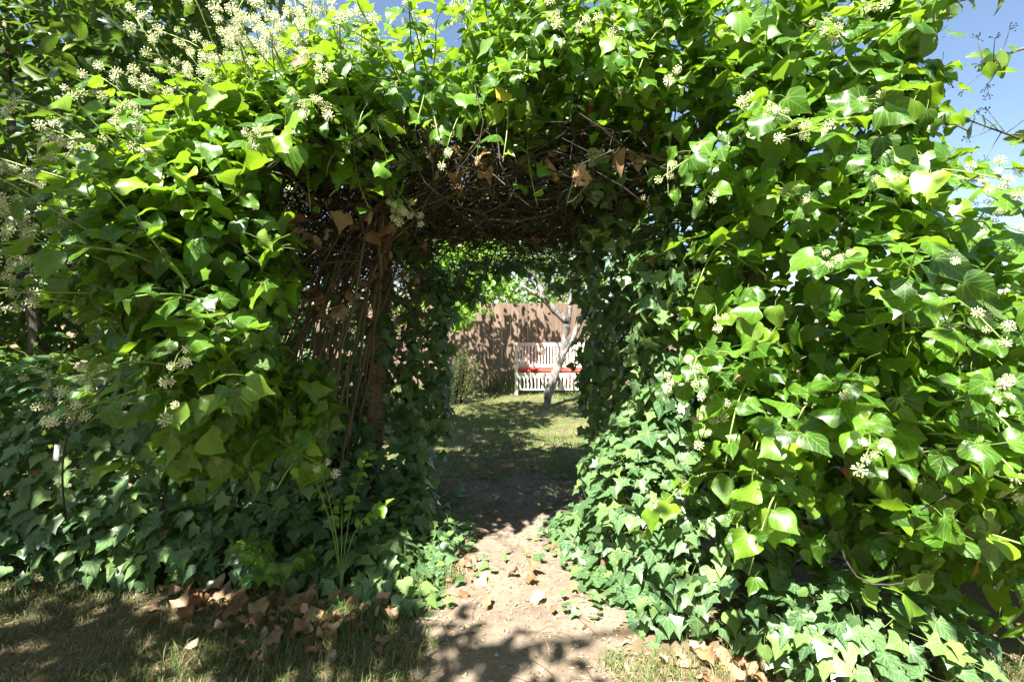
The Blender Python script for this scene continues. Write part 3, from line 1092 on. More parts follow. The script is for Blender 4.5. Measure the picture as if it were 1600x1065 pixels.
# ------------------------------------------------------------------ flowering ivy, canopy over the opening
BC = L_((-0.85, 2.65, 2.58, .45, .50, .26), (-0.45, 2.65, 2.72, .45, .52, .36), (0.0, 2.65, 2.78, .45, .54, .42), (0.45, 2.65, 2.80, .45, .54, .42),
        (0.88, 2.60, 2.78, .42, .52, .44), (0.05, 2.9, 3.1, .5, .5, .35), (0.35, 2.9, 3.2, .6, .5, .42), (0.95, 2.9, 3.2, .6, .5, .45),
        (-0.8, 3.30, 2.60, .5, .6, .36), (-1.25, 3.5, 2.65, .5, .5, .38), (-0.1, 3.35, 2.62, .6, .6, .40), (0.6, 3.35, 2.62, .6, .6, .42),
        (-0.7, 3.95, 2.38, .5, .5, .32), (0.0, 4.0, 2.38, .6, .5, .36), (0.65, 3.95, 2.35, .5, .5, .38), (0.3, 3.5, 3.1, .9, .6, .45), (1.0, 3.3, 2.5, .42, .5, .40), (1.25, 3.7, 2.4, .5, .5, .5))
tc = empty('flowering_ivy', (0.0, 3.0, 2.3), 'bright ivy canopy roofing the opening, brown vine tangle on its underside', 'ivy', 'flowering ivy grown over the arch')
def clearC(p): return passage(p) | ((p[:, 0] < -0.33 * p[:, 1] + 0.55) & (p[:, 2] > 1.47 + 0.565 * p[:, 1] + 0.12 * np.sin(6 * p[:, 0])))
lv = Leaves(tc)
def front_only(p, n): return (n[:, 2] > -0.45) | (p[:, 1] < 2.5)
P, Nn = scatter(BC, 3500, 0.26, clearC, front_only, hollow=0.13)
lv.add(P, ivy_frames(P, Nn, up=0.6, rnd=0.6), leaf_sizes(0.045, 0.10, len(P)), 'adult', 'adult')
P = inside(BC, 1500, clearC)
P = np.concatenate([P, inside(BC[8:], 900, passage)])
P = P[(P[:, 2] > 2.55) | (P[:, 1] > 4.1) | ((P[:, 1] > 3.2) & (P[:, 2] > 2.32))]
lv.add(P, ivy_frames(P, unit(RNG.normal(size=P.shape)), rnd=0.8), RNG.uniform(0.08, 0.13, len(P)), 'adult', 'adult')
P, Nn = scatter(BC, 70, 0.04, passage, lambda p, n: (n[:, 1] < 0.1) & (p[:, 1] < 2.75) & (n[:, 2] > -0.5))
shoots(tc, lv, P, Nn, 0.12, 0.30, 0.09, 0.55, rad=(0.016, 0.026), bias=(-0.1, 0, 0.2))
P, Nn = scatter(BC + BL[5:6], 66, 0.04, clearC, lambda p, n: (p[:, 0] < -0.2) & (n[:, 2] > 0.1) & (p[:, 1] < 3.1))
shoots(tc, lv, P, Nn, 0.18, 0.34, 0.085, 1.0, umbels=(4, 8), leaf_to=0.45, bias=(-0.2, -0.1, 0.4), droop=0.05, rad=(0.020, 0.031))
# trailing shoots over the opening
P, Nn = scatter(BC, 14, 0.04, passage, lambda p, n: (p[:, 1] < 2.5) & (p[:, 2] < 2.7))
shoots(tc, lv, P, Nn, 0.06, 0.16, 0.12, 0.1, droop=0.7, upw=0.0)
# dead brown leaves caught in the underside
BU = L_((-0.9, 2.75, 2.38, .5, .4, .16), (-0.3, 2.9, 2.36, .6, .5, .16), (0.4, 2.9, 2.36, .5, .5, .16), (-0.6, 3.5, 2.22, .6, .5, .16), (0.2, 3.6, 2.18, .6, .5, .16), (-1.25, 3.0, 2.0, .3, .4, .4))
BH = L_((-0.95, 2.75, 2.12, .35, .3, .25), (-1.15, 3.1, 1.75, .25, .3, .35), (-0.8, 3.4, 1.95, .25, .2, .2), (0.1, 2.6, 2.32, .8, .25, .12))
P = np.concatenate([inside(BU, 60), inside(BH, 100)])
lv.add(P, ivy_frames(P, unit(RNG.normal(size=P.shape)), rnd=0.8), RNG.uniform(0.06, 0.11, len(P)), 'dead', 'dead')
P = inside(BU, 120)
lv.add(P, ivy_frames(P, unit(RNG.normal(size=P.shape)), rnd=0.8), RNG.uniform(0.06, 0.11, len(P)), 'juv', 'juv')
b = twig_mass(BU, 1500, 0.25, 0.8, (0.0022, 0.006), None, curl=0.45, keep_in=False)
b.obj('vine_tangle', M['wood_stem'], tc)['kind'] = 'stuff'
# bundled stems and dead twigs round the post head
BN = L_((-1.0, 3.66, 1.2, .12, .07, .6), (-0.88, 3.72, 1.78, .20, .16, .45), (-1.1, 3.5, 1.95, .3, .3, .25))
b = twig_mass(BN, 560, 0.15, 0.45, (0.0018, 0.005), None, dirs=None, curl=0.4, keep_in=False)
b.obj('dead_twigs', M['vine'], tc)['kind'] = 'stuff'
# the long woody vines: each one a part
for i in range(46):
    x0 = random.uniform(-1.75, -1.15); y0 = random.uniform(2.9, 3.6)
    p0 = (x0, y0, random.uniform(0.0, 0.9))
    p3 = (random.uniform(-1.1, -0.3), random.uniform(2.7, 3.7), random.uniform(2.2, 2.4))
    q = bez(p0, (x0 + random.uniform(-.1, .15), y0 - 0.05, 1.4 + random.uniform(-.2, .2)), (x0 + 0.25 + random.uniform(0, .25), p3[1], 2.0), p3, 12)
    q += RNG.normal(0, 0.012, q.shape)
    r0 = random.uniform(0.004, 0.012)
    b = Buf(); b.tube(q, np.linspace(r0, r0 * .7, 12), 5, rnd=random.random())
    link('vine_stem', b.mesh('vine_stem', [M['vine']]), tc)
for i in range(44):
    x0 = random.uniform(-1.3, 0.9); y0 = random.uniform(2.5, 3.9)
    zc = lambda y: float(np.interp(y, [2.3, 3.0, 4.0], [2.38, 2.26, 2.06]))
    a = random.uniform(-0.9, 0.9)
    L = random.uniform(0.5, 1.3)
    x1, y1 = x0 + L * math.cos(a), min(max(y0 + L * math.sin(a), 2.3), 4.1)
    q = bez((x0, y0, zc(y0) + random.uniform(-.05, .08)), (x0 + (x1 - x0) * .3, y0 + random.uniform(-.2, .2), zc(y0) + random.uniform(-.12, .1)),
            (x0 + (x1 - x0) * .7, y1 + random.uniform(-.2, .2), zc(y1) + random.uniform(-.12, .1)), (x1, y1, zc(y1) + random.uniform(-.05, .1)), 10)
    r0 = random.uniform(0.003, 0.009)
    b = Buf(); b.tube(q, np.linspace(r0, r0 * .7, 10), 5, rnd=random.random())
    link('vine_stem', b.mesh('vine_stem', [M['vine']]), tc)

# ------------------------------------------------------------------ creeping (lobed) ivy
def creeping(loc, label, blobs, n_shell, n_in, size, clear, want=None, up=0.5, sunw=0.2, extra=None, group='creeping ivy with lobed leaves', keep=300):
    t = empty('creeping_ivy', loc, label, 'ivy', group)
    lv = Leaves(t, keep=keep)
    P, Nn = scatter(blobs, n_shell, 0.12, clear, want, 0.02, hollow=0.05)
    lv.add(P, ivy_frames(P, Nn, out=1.0, up=up, sunw=sunw, rnd=0.45, drop=1.0), RNG.uniform(size[0], size[1], len(P)), 'juv', 'juv')
    if n_in:
        P = inside(blobs, n_in, clear)
        lv.add(P, ivy_frames(P, unit(RNG.normal(size=P.shape)), rnd=0.7), RNG.uniform(size[0], size[1], len(P)), 'juv', 'juv')
    b = twig_mass(blobs, max(30, n_shell // 12), 0.2, 0.7, (0.0018, 0.004), clear)
    b.obj('runners', M['wood_stem'], t)['kind'] = 'stuff'
    return t, lv


BD = [((x, 3.28 + 0.08 * math.sin(3 * x), 0.52), (.52, .50, .80 + 0.06 * math.sin(5 * x))) for x in np.arange(-4.6, -1.4, 0.38)]
BD += [((x, 2.98, 0.15), (.45, .34, .34)) for x in np.arange(-4.4, -1.0, 0.4)]
bank_t, lv_bank = creeping((-2.6, 3.2, 0), 'dark shaded ivy covering the low bank at far left', BD, 2800, 1700, (0.065, 0.118), None, lambda p, n: (n[:, 1] < 0.5) & (p[:, 2] > 0.03))
BE = L_((0.78, 2.75, 0.38, .36, .40, .50), (0.62, 3.10, 0.42, .24, .36, .45), (1.02, 2.40, 0.28, .42, .34, .42), (1.45, 2.0, 0.18, .5, .32, .28), (0.95, 3.0, 0.7, .34, .4, .45), (0.72, 2.42, 0.08, .24, .30, .14), (0.42, 3.25, 0.04, .20, .45, .16), (0.50, 2.7, 0.04, .18, .3, .12))
ski_t, lv_ski = creeping((0.85, 2.6, 0), 'brightly sunlit lobed ivy spilling onto the path at its right edge', BE, 1500, 380, (0.055, 0.105), lambda p: (p[:, 0] < np.where(p[:, 2] < 0.2, 0.28 + 0.3 * (p[:, 1] < 2.45), 0.36)) | ((p[:, 1] < 1.9) & (p[:, 0] < 1.0)), lambda p, n: (n[:, 1] < 0.6), sunw=0.8)
BF = L_((-1.05, 3.55, 0.35, .40, .42, .45), (-0.80, 3.30, 0.20, .34, .36, .26), (-1.45, 3.15, 0.42, .45, .40, .50), (-0.62, 3.05, 0.05, .26, .30, .16), (-1.0, 2.95, .1, .4, .3, .22), (-0.45, 2.65, 0.0, .18, .22, .10), (-0.72, 3.6, .4, .16, .2, .45), (-0.44, 3.3, .02, .2, .45, .12), (-0.5, 2.85, .0, .2, .25, .12), (-0.82, 2.72, .10, .34, .28, .26), (-0.58, 2.55, .03, .24, .20, .15))
pos_t, lv_pos = creeping((-0.95, 3.3, 0), 'lobed ivy heaped around the foot of the wooden post', BF, 1500, 340, (0.055, 0.105), lambda p: p[:, 0] > -0.28, lambda p, n: (n[:, 1] < 0.6))
BW = L_((-1.42, 3.55, 1.0, .34, .22, 1.05), (-1.28, 3.98, 1.2, .30, .16, 1.0), (-1.85, 3.6, 1.2, .35, .3, 1.1), (-1.12, 4.15, 1.15, .24, .14, 1.0))
BP = L_((-0.80, 3.95, 1.15, .17, .20, .95), (-0.64, 4.15, 1.0, .16, .25, 1.0), (-0.70, 4.1, 1.85, .20, .3, .25), (-0.46, 4.35, 1.82, .28, .2, .26), (-0.72, 3.5, 2.05, .25, .3, .14), (-0.02, 4.38, 1.99, .55, .16, .13), (-0.62, 4.3, 1.6, .14, .2, .3), (-1.15, 3.72, 0.9, .12, .10, .5), (-0.98, 3.66, 1.5, .12, .10, .65))
cl_t, lv_cl = creeping((-0.8, 4.0, 0), 'lobed ivy climbing behind the wooden post along the opening', BP, 950, 220, (0.065, 0.110), None, lambda p, n: ~((np.abs(p[:, 0] + 1.06) < 0.08) & (p[:, 2] > 1.0) & (p[:, 2] < 1.65) & (p[:, 1] < 3.75)), up=0.3)
BG = L_((0.88, 3.15, 1.30, .24, .55, 1.00), (0.76, 3.95, 1.10, .20, .50, 1.10), (0.70, 4.35, 1.3, .17, .2, 1.0), (0.85, 3.3, 0.5, .25, .5, .5), (0.44, 4.35, 1.86, .24, .2, .24), (0.58, 3.1, 2.12, .20, .45, .20), (0.45, 2.75, 2.3, .25, .3, .14), (0.55, 3.7, 1.98, .2, .4, .18), (0.80, 2.75, 1.75, .2, .3, .5), (1.08, 3.1, 1.5, .25, .45, .95), (0.95, 2.85, 1.3, .2, .3, .9), (1.0, 3.6, 1.6, .3, .4, .8))
wl_t, lv_wl = creeping((-1.5, 3.7, 0), 'dark ivy and bare vines filling the gap between left bush and post', BW, 900, 560, (0.065, 0.115), None, up=0.3)
in_t, lv_in = creeping((0.85, 3.6, 0), 'dark ivy wall lining the right side of the opening', BG, 1900, 900, (0.065, 0.115), lambda p: p[:, 0] < np.where(p[:, 2] > 1.65, 0.30, 0.50), up=0.3)
# loose seedling leaves scattered over the path edges
def strays(lv, n, fx, fy, size):
    x, y = fx(n), fy(n)
    P = np.stack([x, y, height(x, y) + RNG.uniform(0.015, 0.07, n)], 1)
    R = frames(np.array([0, -0.25, 1.0]) + RNG.normal(0, .35, (n, 3)), RNG.normal(0, 1, (n, 3)))
    lv.add(P, R, RNG.uniform(*size, n), 'juv', 'juv')
strays(lv_ski, 70, lambda n: RNG.normal(0.33, 0.10, n), lambda n: RNG.uniform(2.3, 4.2, n), (0.03, 0.07))
strays(lv_pos, 90, lambda n: RNG.normal(-0.36, 0.13, n), lambda n: RNG.uniform(2.45, 4.2, n), (0.03, 0.075))
strays(lv_pos, 9, lambda n: RNG.uniform(-0.3, 0.3, n), lambda n: RNG.uniform(2.9, 3.3, n), (0.025, 0.05))

# ------------------------------------------------------------------ laurel on the left
lt = empty('laurel_tree', (-3.6, 4.4, 0), 'tall dark green laurel with long leaves behind the ivy at upper left', 'tree')
BLa = L_((-3.15, 3.9, 3.25, .72, .6, .95), (-4.2, 3.9, 3.2, .9, .8, 1.0), (-3.2, 4.3, 4.4, .7, .7, .8), (-4.2, 4.1, 4.5, 1.0, .8, .9), (-5.3, 3.9, 3.6, 1.0, .9, 1.4), (-3.5, 4.9, 2.0, 1.3, .5, 1.4), (-5.2, 4.7, 1.8, 1.2, .6, 1.5), (-2.7, 4.6, 3.6, .5, .5, .6), (-4.3, 5.0, 5.4, 1.2, .8, .8), (-3.1, 5.0, 5.0, .7, .6, .6), (-2.6, 5.0, 2.6, .5, .5, .9), (-2.3, 4.1, 4.9, .8, .7, .5), (-1.5, 4.1, 5.05, .7, .6, .45), (-2.4, 3.2, 4.75, .7, .6, .45), (-1.6, 3.2, 4.75, .6, .5, .4), (-6.2, 4.4, 2.8, .9, .8, 2.4), (-3.6, 5.3, 3.4, 1.4, .5, 1.6))
lv = Leaves(lt)
P, Nn = scatter(BLa, 5200, 0.25, None, lambda p, n: n[:, 1] < 0.5)
n = len(P)
R = frames(Nn * 0.35 + np.array([0, -0.1, 0.8]) + RNG.normal(0, .4, (n, 3)), Nn * 0.9 + np.array([0.1, 0, -0.25]) + RNG.normal(0, .5, (n, 3)))
lv.add(P, R, RNG.uniform(0.12, 0.20, n), 'laurel', 'laurel')
P = inside(BLa, 4200)
BLo = L_((-2.3, 4.1, 4.9, .8, .7, .5), (-1.5, 4.1, 5.05, .7, .6, .45), (-2.4, 3.2, 4.75, .7, .6, .45), (-1.6, 3.2, 4.75, .6, .5, .4), (-1.5, 4.9, 5.45, 1.0, .6, .4), (-.6, 4.7, 5.45, .8, .6, .4))
BLb = L_((-3.2, 4.3, 0.9, 1.0, .3, .9), (-4.8, 4.2, 0.9, 1.0, .3, .9), (-3.6, 5.5, 1.5, 1.4, .35, 1.6), (-5.6, 5.4, 1.6, 1.4, .4, 1.8), (-4.2, 5.6, 4.0, 1.7, .4, 1.3), (-3.1, 5.4, 3.2, .7, .3, 1.6), (-6.6, 5.0, 3.0, 1.2, .5, 2.2))
P = np.concatenate([P, inside(BLo, 2300), inside(BLb, 4800), inside(L_((-4.4, 6.0, 4.3, 2.4, .4, 2.2), (-5.8, 5.8, 2.5, 1.5, .4, 2.4), (-3.0, 5.9, 2.6, .9, .3, 2.2)), 3600)])
n = len(P)
lv.add(P, frames(RNG.normal(0, 1, (n, 3)) + [0, 0, .5], RNG.normal(0, 1, (n, 3))), RNG.uniform(0.16, 0.24, n), 'laurel', 'laurel')
for (p, q) in (((-3.6, 4.5, -0.05), (-3.3, 4.3, 4.0)), ((-4.3, 4.4, -0.05), (-4.3, 4.1, 4.2)), ((-5.2, 4.4, -.05), (-5.3, 4.0, 4.0)), ((-3.0, 4.7, -.05), (-2.9, 4.8, 3.4))):
    b = Buf()
    q_ = bez(p, (p[0] + .1, p[1], 1.3), (q[0] - .1, q[1] + .1, 2.6), q, 9)
    b.tube(q_, np.linspace(0.075, 0.02, 9), 8)
    b.obj('trunk', M['bark'], lt)
b = twig_mass(BLa, 220, 0.5, 1.1, (0.005, 0.014), None)
b.obj('branches', M['bark'], lt)['kind'] = 'stuff'

# ------------------------------------------------------------------ generic crowns
def crown(parent, blobs, n, size, fam, mat, keep=0, n_in=0, want=None):
    lv = Leaves(parent, keep=keep)
    P, Nn = scatter(blobs, n, 0.3, None, want, 0.08)
    k = len(P)
    lv.add(P, frames(Nn * 0.5 + np.array([0, 0, .6]) + RNG.normal(0, .5, (k, 3)), Nn * 0.6 + np.array([0, 0, -.5]) + RNG.normal(0, .5, (k, 3))), RNG.uniform(size[0], size[1], k), fam, mat)
    if n_in:
        P = inside(blobs, n_in); k = len(P)
        lv.add(P, frames(RNG.normal(0, 1, (k, 3)), RNG.normal(0, 1, (k, 3))), RNG.uniform(size[0], size[1], k), fam, mat)
    return lv


def limb(parent, name, pts, r0, r1, mat, sides=8, knob=0.0, n=14):
    pts = np.asarray(pts, float)
    tt = np.linspace(0, 1, n)
    q = np.stack([np.interp(tt, np.linspace(0, 1, len(pts)), pts[:, i]) for i in range(3)], 1)
    for _ in range(2):
        q[1:-1] = (q[:-2] + 2 * q[1:-1] + q[2:]) / 4
    q[1:-1] += RNG.normal(0, knob * 0.4 * r0, q[1:-1].shape)
    b = Buf()
    b.tube(q, np.linspace(r0, r1, n) * (1 + RNG.normal(0, knob * .5, n).clip(-.3, .4)), sides)
    return b.obj(name, mat, parent)


# ------------------------------------------------------------------ garden beyond: fence
FY = 10.95
fence = empty('board_fence', (0, FY, 0), 'brown vertical board fence at the back of the lawn', 'fence')
bw = 0.195
fb = Buf(); fb.box((0, 0, 0), (bw - 0.003, 0.022, 1.86), bevel=0.003)
fm = fb.mesh('board', [M['fence']], smooth=False)
x = -5.2
while x < 5.4:
    link('board', fm, fence, Matrix.Translation((x, FY + random.uniform(-.004, .004), 0.95 + random.uniform(-.006, .006))) @ Matrix.Rotation(random.uniform(-.004, .004), 4, 'Y'))
    x += bw
for z in (0.35, 0.95, 1.6):
    b = Buf(); b.box((0, 0, 0), (10.8, 0.04, 0.09), bevel=0.004)
    link('rail', b.mesh('rail', [M['fence']], smooth=False), fence, Matrix.Translation((0.1, FY + 0.036, z)))
for x in np.arange(-5.2, 5.5, 2.1):
    b = Buf(); b.box((0, 0, 0), (0.09, 0.09, 1.95), bevel=0.005)
    link('post', b.mesh('post', [M['fence']], smooth=False), fence, Matrix.Translation((x, FY + 0.105, 0.95)))

# ------------------------------------------------------------------ bench and cushion
BX, BY = 0.06, 10.0
bench = empty('garden_bench', (BX + 0.75, BY, 0), 'pale slatted wooden garden bench in front of the brown fence', 'bench')
def bb(name, c, s, bev=0.006, rx=0.0):
    b = Buf(); b.box((0, 0, 0), s, bevel=bev)
    return link(name, b.mesh(name, [M['bench']], smooth=False), bench, Matrix.Translation(c) @ Matrix.Rotation(rx, 4, 'X'))
W = 1.55
for x in (BX + .03, BX + W - .03):
    bb('leg', (x, BY - 0.25, 0.32), (.06, .06, .66))
    bb('leg', (x, BY + 0.26, 0.50), (.06, .06, 1.02), rx=-0.06)
    bb('armrest', (x, BY - 0.02, 0.672), (.075, .58, .035))
    bb('side_rail', (x, BY + 0.0, 0.37), (.04, .45, .07))
bb('top_rail', (BX + W / 2, BY + 0.285, 0.985), (W - .12, .04, .075), rx=-0.06)
bb('back_rail', (BX + W / 2, BY + 0.262, 0.53), (W - .12, .035, .06), rx=-0.06)
for i in range(21):
    bb('back_slat', (BX + 0.10 + i * (W - .2) / 20, BY + 0.272, 0.755), (.036, .018, .40), .003, rx=-0.06)
for i in range(6):
    bb('seat_slat', (BX + W / 2, BY - 0.25 + i * 0.085, 0.425), (W - .01, .065, .022), .004)
bb('front_rail', (BX + W / 2, BY - 0.262, 0.375), (W - .12, .03, .075))
for i in range(19):
    bb('apron_slat', (BX + 0.11 + i * (W - .22) / 18, BY - 0.264, 0.225), (.036, .018, .22), .003)
bb('bottom_rail', (BX + W / 2, BY - 0.264, 0.10), (W - .12, .026, .03))
b = Buf()
n1, n2 = 22, 10
X, Y = np.meshgrid(np.linspace(-1, 1, n1), np.linspace(-1, 1, n2))
prof = ((1 - np.abs(X) ** 8) * (1 - np.abs(Y) ** 6)).clip(0, 1) ** 0.4
top = np.stack([X.ravel() * 0.73, Y.ravel() * 0.23, (prof * 0.04 + 0.004 * np.sin(9 * X)).ravel()], 1)
bot = top.copy(); bot[:, 2] = -bot[:, 2] * 0.9
i = np.arange((n2 - 1) * (n1 - 1)); r, c = i // (n1 - 1), i % (n1 - 1); a = r * n1 + c
q = np.concatenate([np.stack([a, a + 1, a + n1 + 1], 1), np.stack([a, a + n1 + 1, a + n1], 1)])
b.add(top, q); b.add(bot, q[:, ::-1])
o = link('seat_cushion', b.mesh('seat_cushion', [M['cushion']]), None, Matrix.Translation((BX + W / 2, BY - 0.03, 0.472)))
tag(o, 'thin red seat cushion lying along the pale garden bench', 'cushion')

# ------------------------------------------------------------------ gnarled fruit tree
gt = empty('fruit_tree', (0.62, 8.4, 0), 'gnarled pale-barked fruit tree leaning in front of the garden bench', 'tree')
limb(gt, 'trunk', [(0.60, 8.4, -0.05), (0.63, 8.4, 0.25), (0.78, 8.42, 0.62), (0.90, 8.45, 1.0), (0.95, 8.45, 1.35), (0.98, 8.45, 1.55)], 0.080, 0.055, M['bark_pale'], 10, 0.30, 22)
limb(gt, 'branch', [(0.97, 8.45, 1.48), (0.78, 8.45, 1.62), (0.62, 8.42, 1.80), (0.48, 8.4, 1.95), (0.32, 8.4, 1.98), (0.20, 8.4, 2.10)], 0.075, 0.028, M['bark_pale'], 8, 0.15)
limb(gt, 'branch', [(0.58, 8.42, 1.83), (0.50, 8.45, 2.05), (0.40, 8.5, 2.25), (0.30, 8.5, 2.55)], 0.05, 0.02, M['bark_pale'], 8, 0.15)
limb(gt, 'branch', [(0.84, 8.43, 0.85), (0.99, 8.44, 1.05), (1.10, 8.45, 1.28), (1.17, 8.45, 1.42)], 0.06, 0.05, M['bark_pale'], 8, 0.12)
limb(gt, 'branch', [(0.98, 8.45, 1.5), (1.02, 8.45, 1.75), (1.02, 8.5, 2.0), (1.12, 8.5, 2.3), (1.1, 8.6, 2.7)], 0.055, 0.018, M['bark_pale'], 7, 0.15)
for i in range(26):
    s = np.array([random.uniform(0.2, 1.15), 8.45, random.uniform(1.7, 2.3)])
    e = s + np.array([random.uniform(-.4, .4), random.uniform(-.35, .35), random.uniform(-.15, .5)])
    limb(gt, 'twig', [s, (s + e) / 2 + RNG.normal(0, .05, 3), e], 0.012, 0.004, M['bark_pale'], 5, 0.1, 7)
BT = L_((0.3, 8.4, 2.55, .6, .6, .35), (0.95, 8.5, 2.75, .6, .6, .4), (1.4, 8.5, 2.4, .5, .5, .35))
crown(gt, BT, 260, (0.05, 0.085), 'oval', 'tree', keep=120)

# ------------------------------------------------------------------ shrub with bright leaves reaching in over the fence
pt = empty('plum_tree', (-2.0, 9.2, 0), 'bright green leafy tree overhanging the fence left of the bench', 'tree')
limb(pt, 'trunk', [(-2.0, 9.2, -0.05), (-1.95, 9.2, 0.8), (-1.8, 9.2, 1.6), (-1.6, 9.2, 2.3)], 0.08, 0.04, M['bark'], 8, 0.1)
limb(pt, 'branch', [(-1.8, 9.2, 1.6), (-1.3, 9.0, 2.1), (-0.7, 8.9, 2.25), (-0.1, 8.9, 2.15)], 0.035, 0.01, M['bark'], 7, 0.1)
limb(pt, 'branch', [(-1.6, 9.2, 2.2), (-1.2, 9.3, 2.7), (-0.6, 9.3, 2.9)], 0.03, 0.01, M['bark'], 7, 0.1)
BPl = L_((-1.5, 9.0, 2.2, .55, .5, .45), (-0.95, 8.9, 2.25, .5, .45, .35), (-0.4, 8.9, 2.25, .4, .4, .28), (-0.1, 8.85, 2.05, .25, .3, .20), (-0.7, 9.0, 2.7, .8, .6, .4), (-0.75, 8.8, 1.85, .38, .35, .28), (-1.05, 8.7, 1.6, .35, .3, .4), (-1.6, 9.3, 3.1, .9, .7, .8), (-.7, 9.3, 3.2, .8, .7, .6), (.05, 9.5, 3.1, .6, .5, .4), (-1.9, 9.1, 1.7, .4, .4, .5))
crown(pt, BPl, 2600, (0.09, 0.15), 'oval', 'fresh', keep=200, n_in=900)

# ------------------------------------------------------------------ rosemary
rs = empty('rosemary_bush', (-0.98, 8.6, 0), 'upright grey-green rosemary bush beside the brown fence', 'shrub')
sb, nb = Buf(), Buf()
for i in range(60):
    a = random.uniform(0, 6.28); rr = random.uniform(0, 0.22)
    x0, y0 = -0.98 + rr * math.cos(a) * .7, 8.6 + rr * math.sin(a)
    H = random.uniform(0.55, 1.18) * (1 - rr)
    e = (x0 + rr * 0.7 * math.cos(a) + random.uniform(-.1, .22), y0 + rr * .6 * math.sin(a), H)
    q = bez((x0, y0, 0), (x0, y0, H * .35), (e[0], e[1], H * .6), e, 14)
    sb.tube(q, np.linspace(.007, .003, 14), 4, cap=False)
    k = 90
    ts = RNG.uniform(0.15, 1.0, k)
    A = np.stack([np.interp(ts, np.linspace(0, 1, 14), q[:, j]) for j in range(3)], 1)
    d = unit(RNG.normal(0, 1, (k, 3)) + [0, 0, .9]) * RNG.uniform(.03, .06, k)[:, None]
    s = unit(np.cross(d, RNG.normal(0, 1, (k, 3)))) * 0.006
    V = np.stack([A - s, A + s, A + d], 1).reshape(-1, 3)
    nb.add(V, np.arange(3 * k).reshape(-1, 3), None, np.repeat(RNG.uniform(.25, .62, k), 3))
sb.obj('stems', M['wood_stem'], rs)
nb.obj('needles', M['blade'], rs)['kind'] = 'stuff'
# tall dry grass at the fence foot
tg = empty('grass_tuft', (-0.35, 10.3, 0), 'tuft of tall dry grass at the foot of the fence', 'grass tuft')
b = Buf()
for i in range(240):
    a = random.uniform(0, 6.28); rr = abs(random.gauss(0, .3))
    x0, y0 = -0.35 + rr * 1.5 * math.cos(a), 10.3 + rr * math.sin(a)
    L = random.uniform(.15, .6); le = random.uniform(0, .7); a2 = random.uniform(0, 6.28)
    q = bez((x0, y0, 0), (x0, y0, L * .5), (x0 + .3 * L * le * math.cos(a2), y0, L * .9), (x0 + L * le * math.cos(a2), y0 + L * le * math.sin(a2), L * (1 - .4 * le)), 5)
    b.tube(q, [.004, .004, .003, .003, .001], 3, rnd=random.uniform(.2, .9), cap=False)
b.obj('blades', M['blade'], tg)['kind'] = 'stuff'

# ------------------------------------------------------------------ trees behind the fence
def far_tree(x, y, label, blobs, n, mat='tree'):
    t = empty('broadleaf_tree', (x, y, 0), label, 'tree', 'trees behind the fence')
    limb(t, 'trunk', [(x, y, -.05), (x + .1, y, 1.5), (x, y, 3.0), (x + .2, y, 4.2)], .16, .06, M['bark'], 8, .1)
    limb(t, 'branch', [(x, y, 2.2), (x + .6, y - .2, 3.0), (x + 1.0, y - .3, 3.8)], .07, .02, M['bark'], 7, .1)
    limb(t, 'branch', [(x, y, 2.4), (x - .6, y - .2, 3.2), (x - 1.1, y - .2, 3.7)], .07, .02, M['bark'], 7, .1)
    crown(t, blobs, n, (0.11, 0.17), 'oval', mat, keep=100, n_in=n // 2)
far_tree(-1.8, 13.2, 'leafy tree behind the fence, above its left half', L_((-1.8, 13.0, 3.2, 1.3, 1.0, 1.3), (-0.9, 13.0, 2.9, .9, .8, 1.0), (-2.6, 13.0, 4.2, 1.3, 1., 1.1), (-1.0, 12.0, 2.0, 1.3, .45, .7)), 2000)
far_tree(1.6, 12.8, 'leafy tree behind the fence, above the bench', L_((1.5, 12.6, 2.5, 1.0, .9, .9), (0.2, 12.4, 2.3, .8, .6, .8), (0.3, 12.7, 3.4, .8, .7, .7), (0.9, 12.6, 3.4, .9, .8, .8), (2.3, 12.8, 3.3, 1.2, 1.0, 1.3), (0.8, 11.9, 1.9, 1.0, .4, .6)), 2400)

# ------------------------------------------------------------------ tree that leans in at the right edge
bt = empty('berry_tree', (3.5, 2.6, 0), 'thin bare-twigged branch with dark berries against the sky at right', 'tree')
limb(bt, 'trunk', [(3.5, 2.6, -.05), (3.45, 2.6, 1.2), (3.3, 2.5, 2.2), (3.2, 2.4, 3.2)], .07, .03, M['bark'], 8, .08)
tw = [[(3.35, 2.5, 2.0), (2.8, 2.35, 2.25), (2.35, 2.25, 2.35), (2.05, 2.2, 2.42)], [(3.25, 2.45, 2.9), (2.7, 2.3, 2.85), (2.3, 2.25, 2.75), (2.15, 2.2, 2.62)],
      [(3.38, 2.5, 1.8), (2.9, 2.3, 1.95), (2.5, 2.25, 2.02), (2.2, 2.2, 2.05)], [(3.2, 2.4, 3.1), (2.6, 2.3, 3.1), (2.1, 2.25, 3.0), (1.85, 2.2, 2.88)]]
lvb = Leaves(bt)
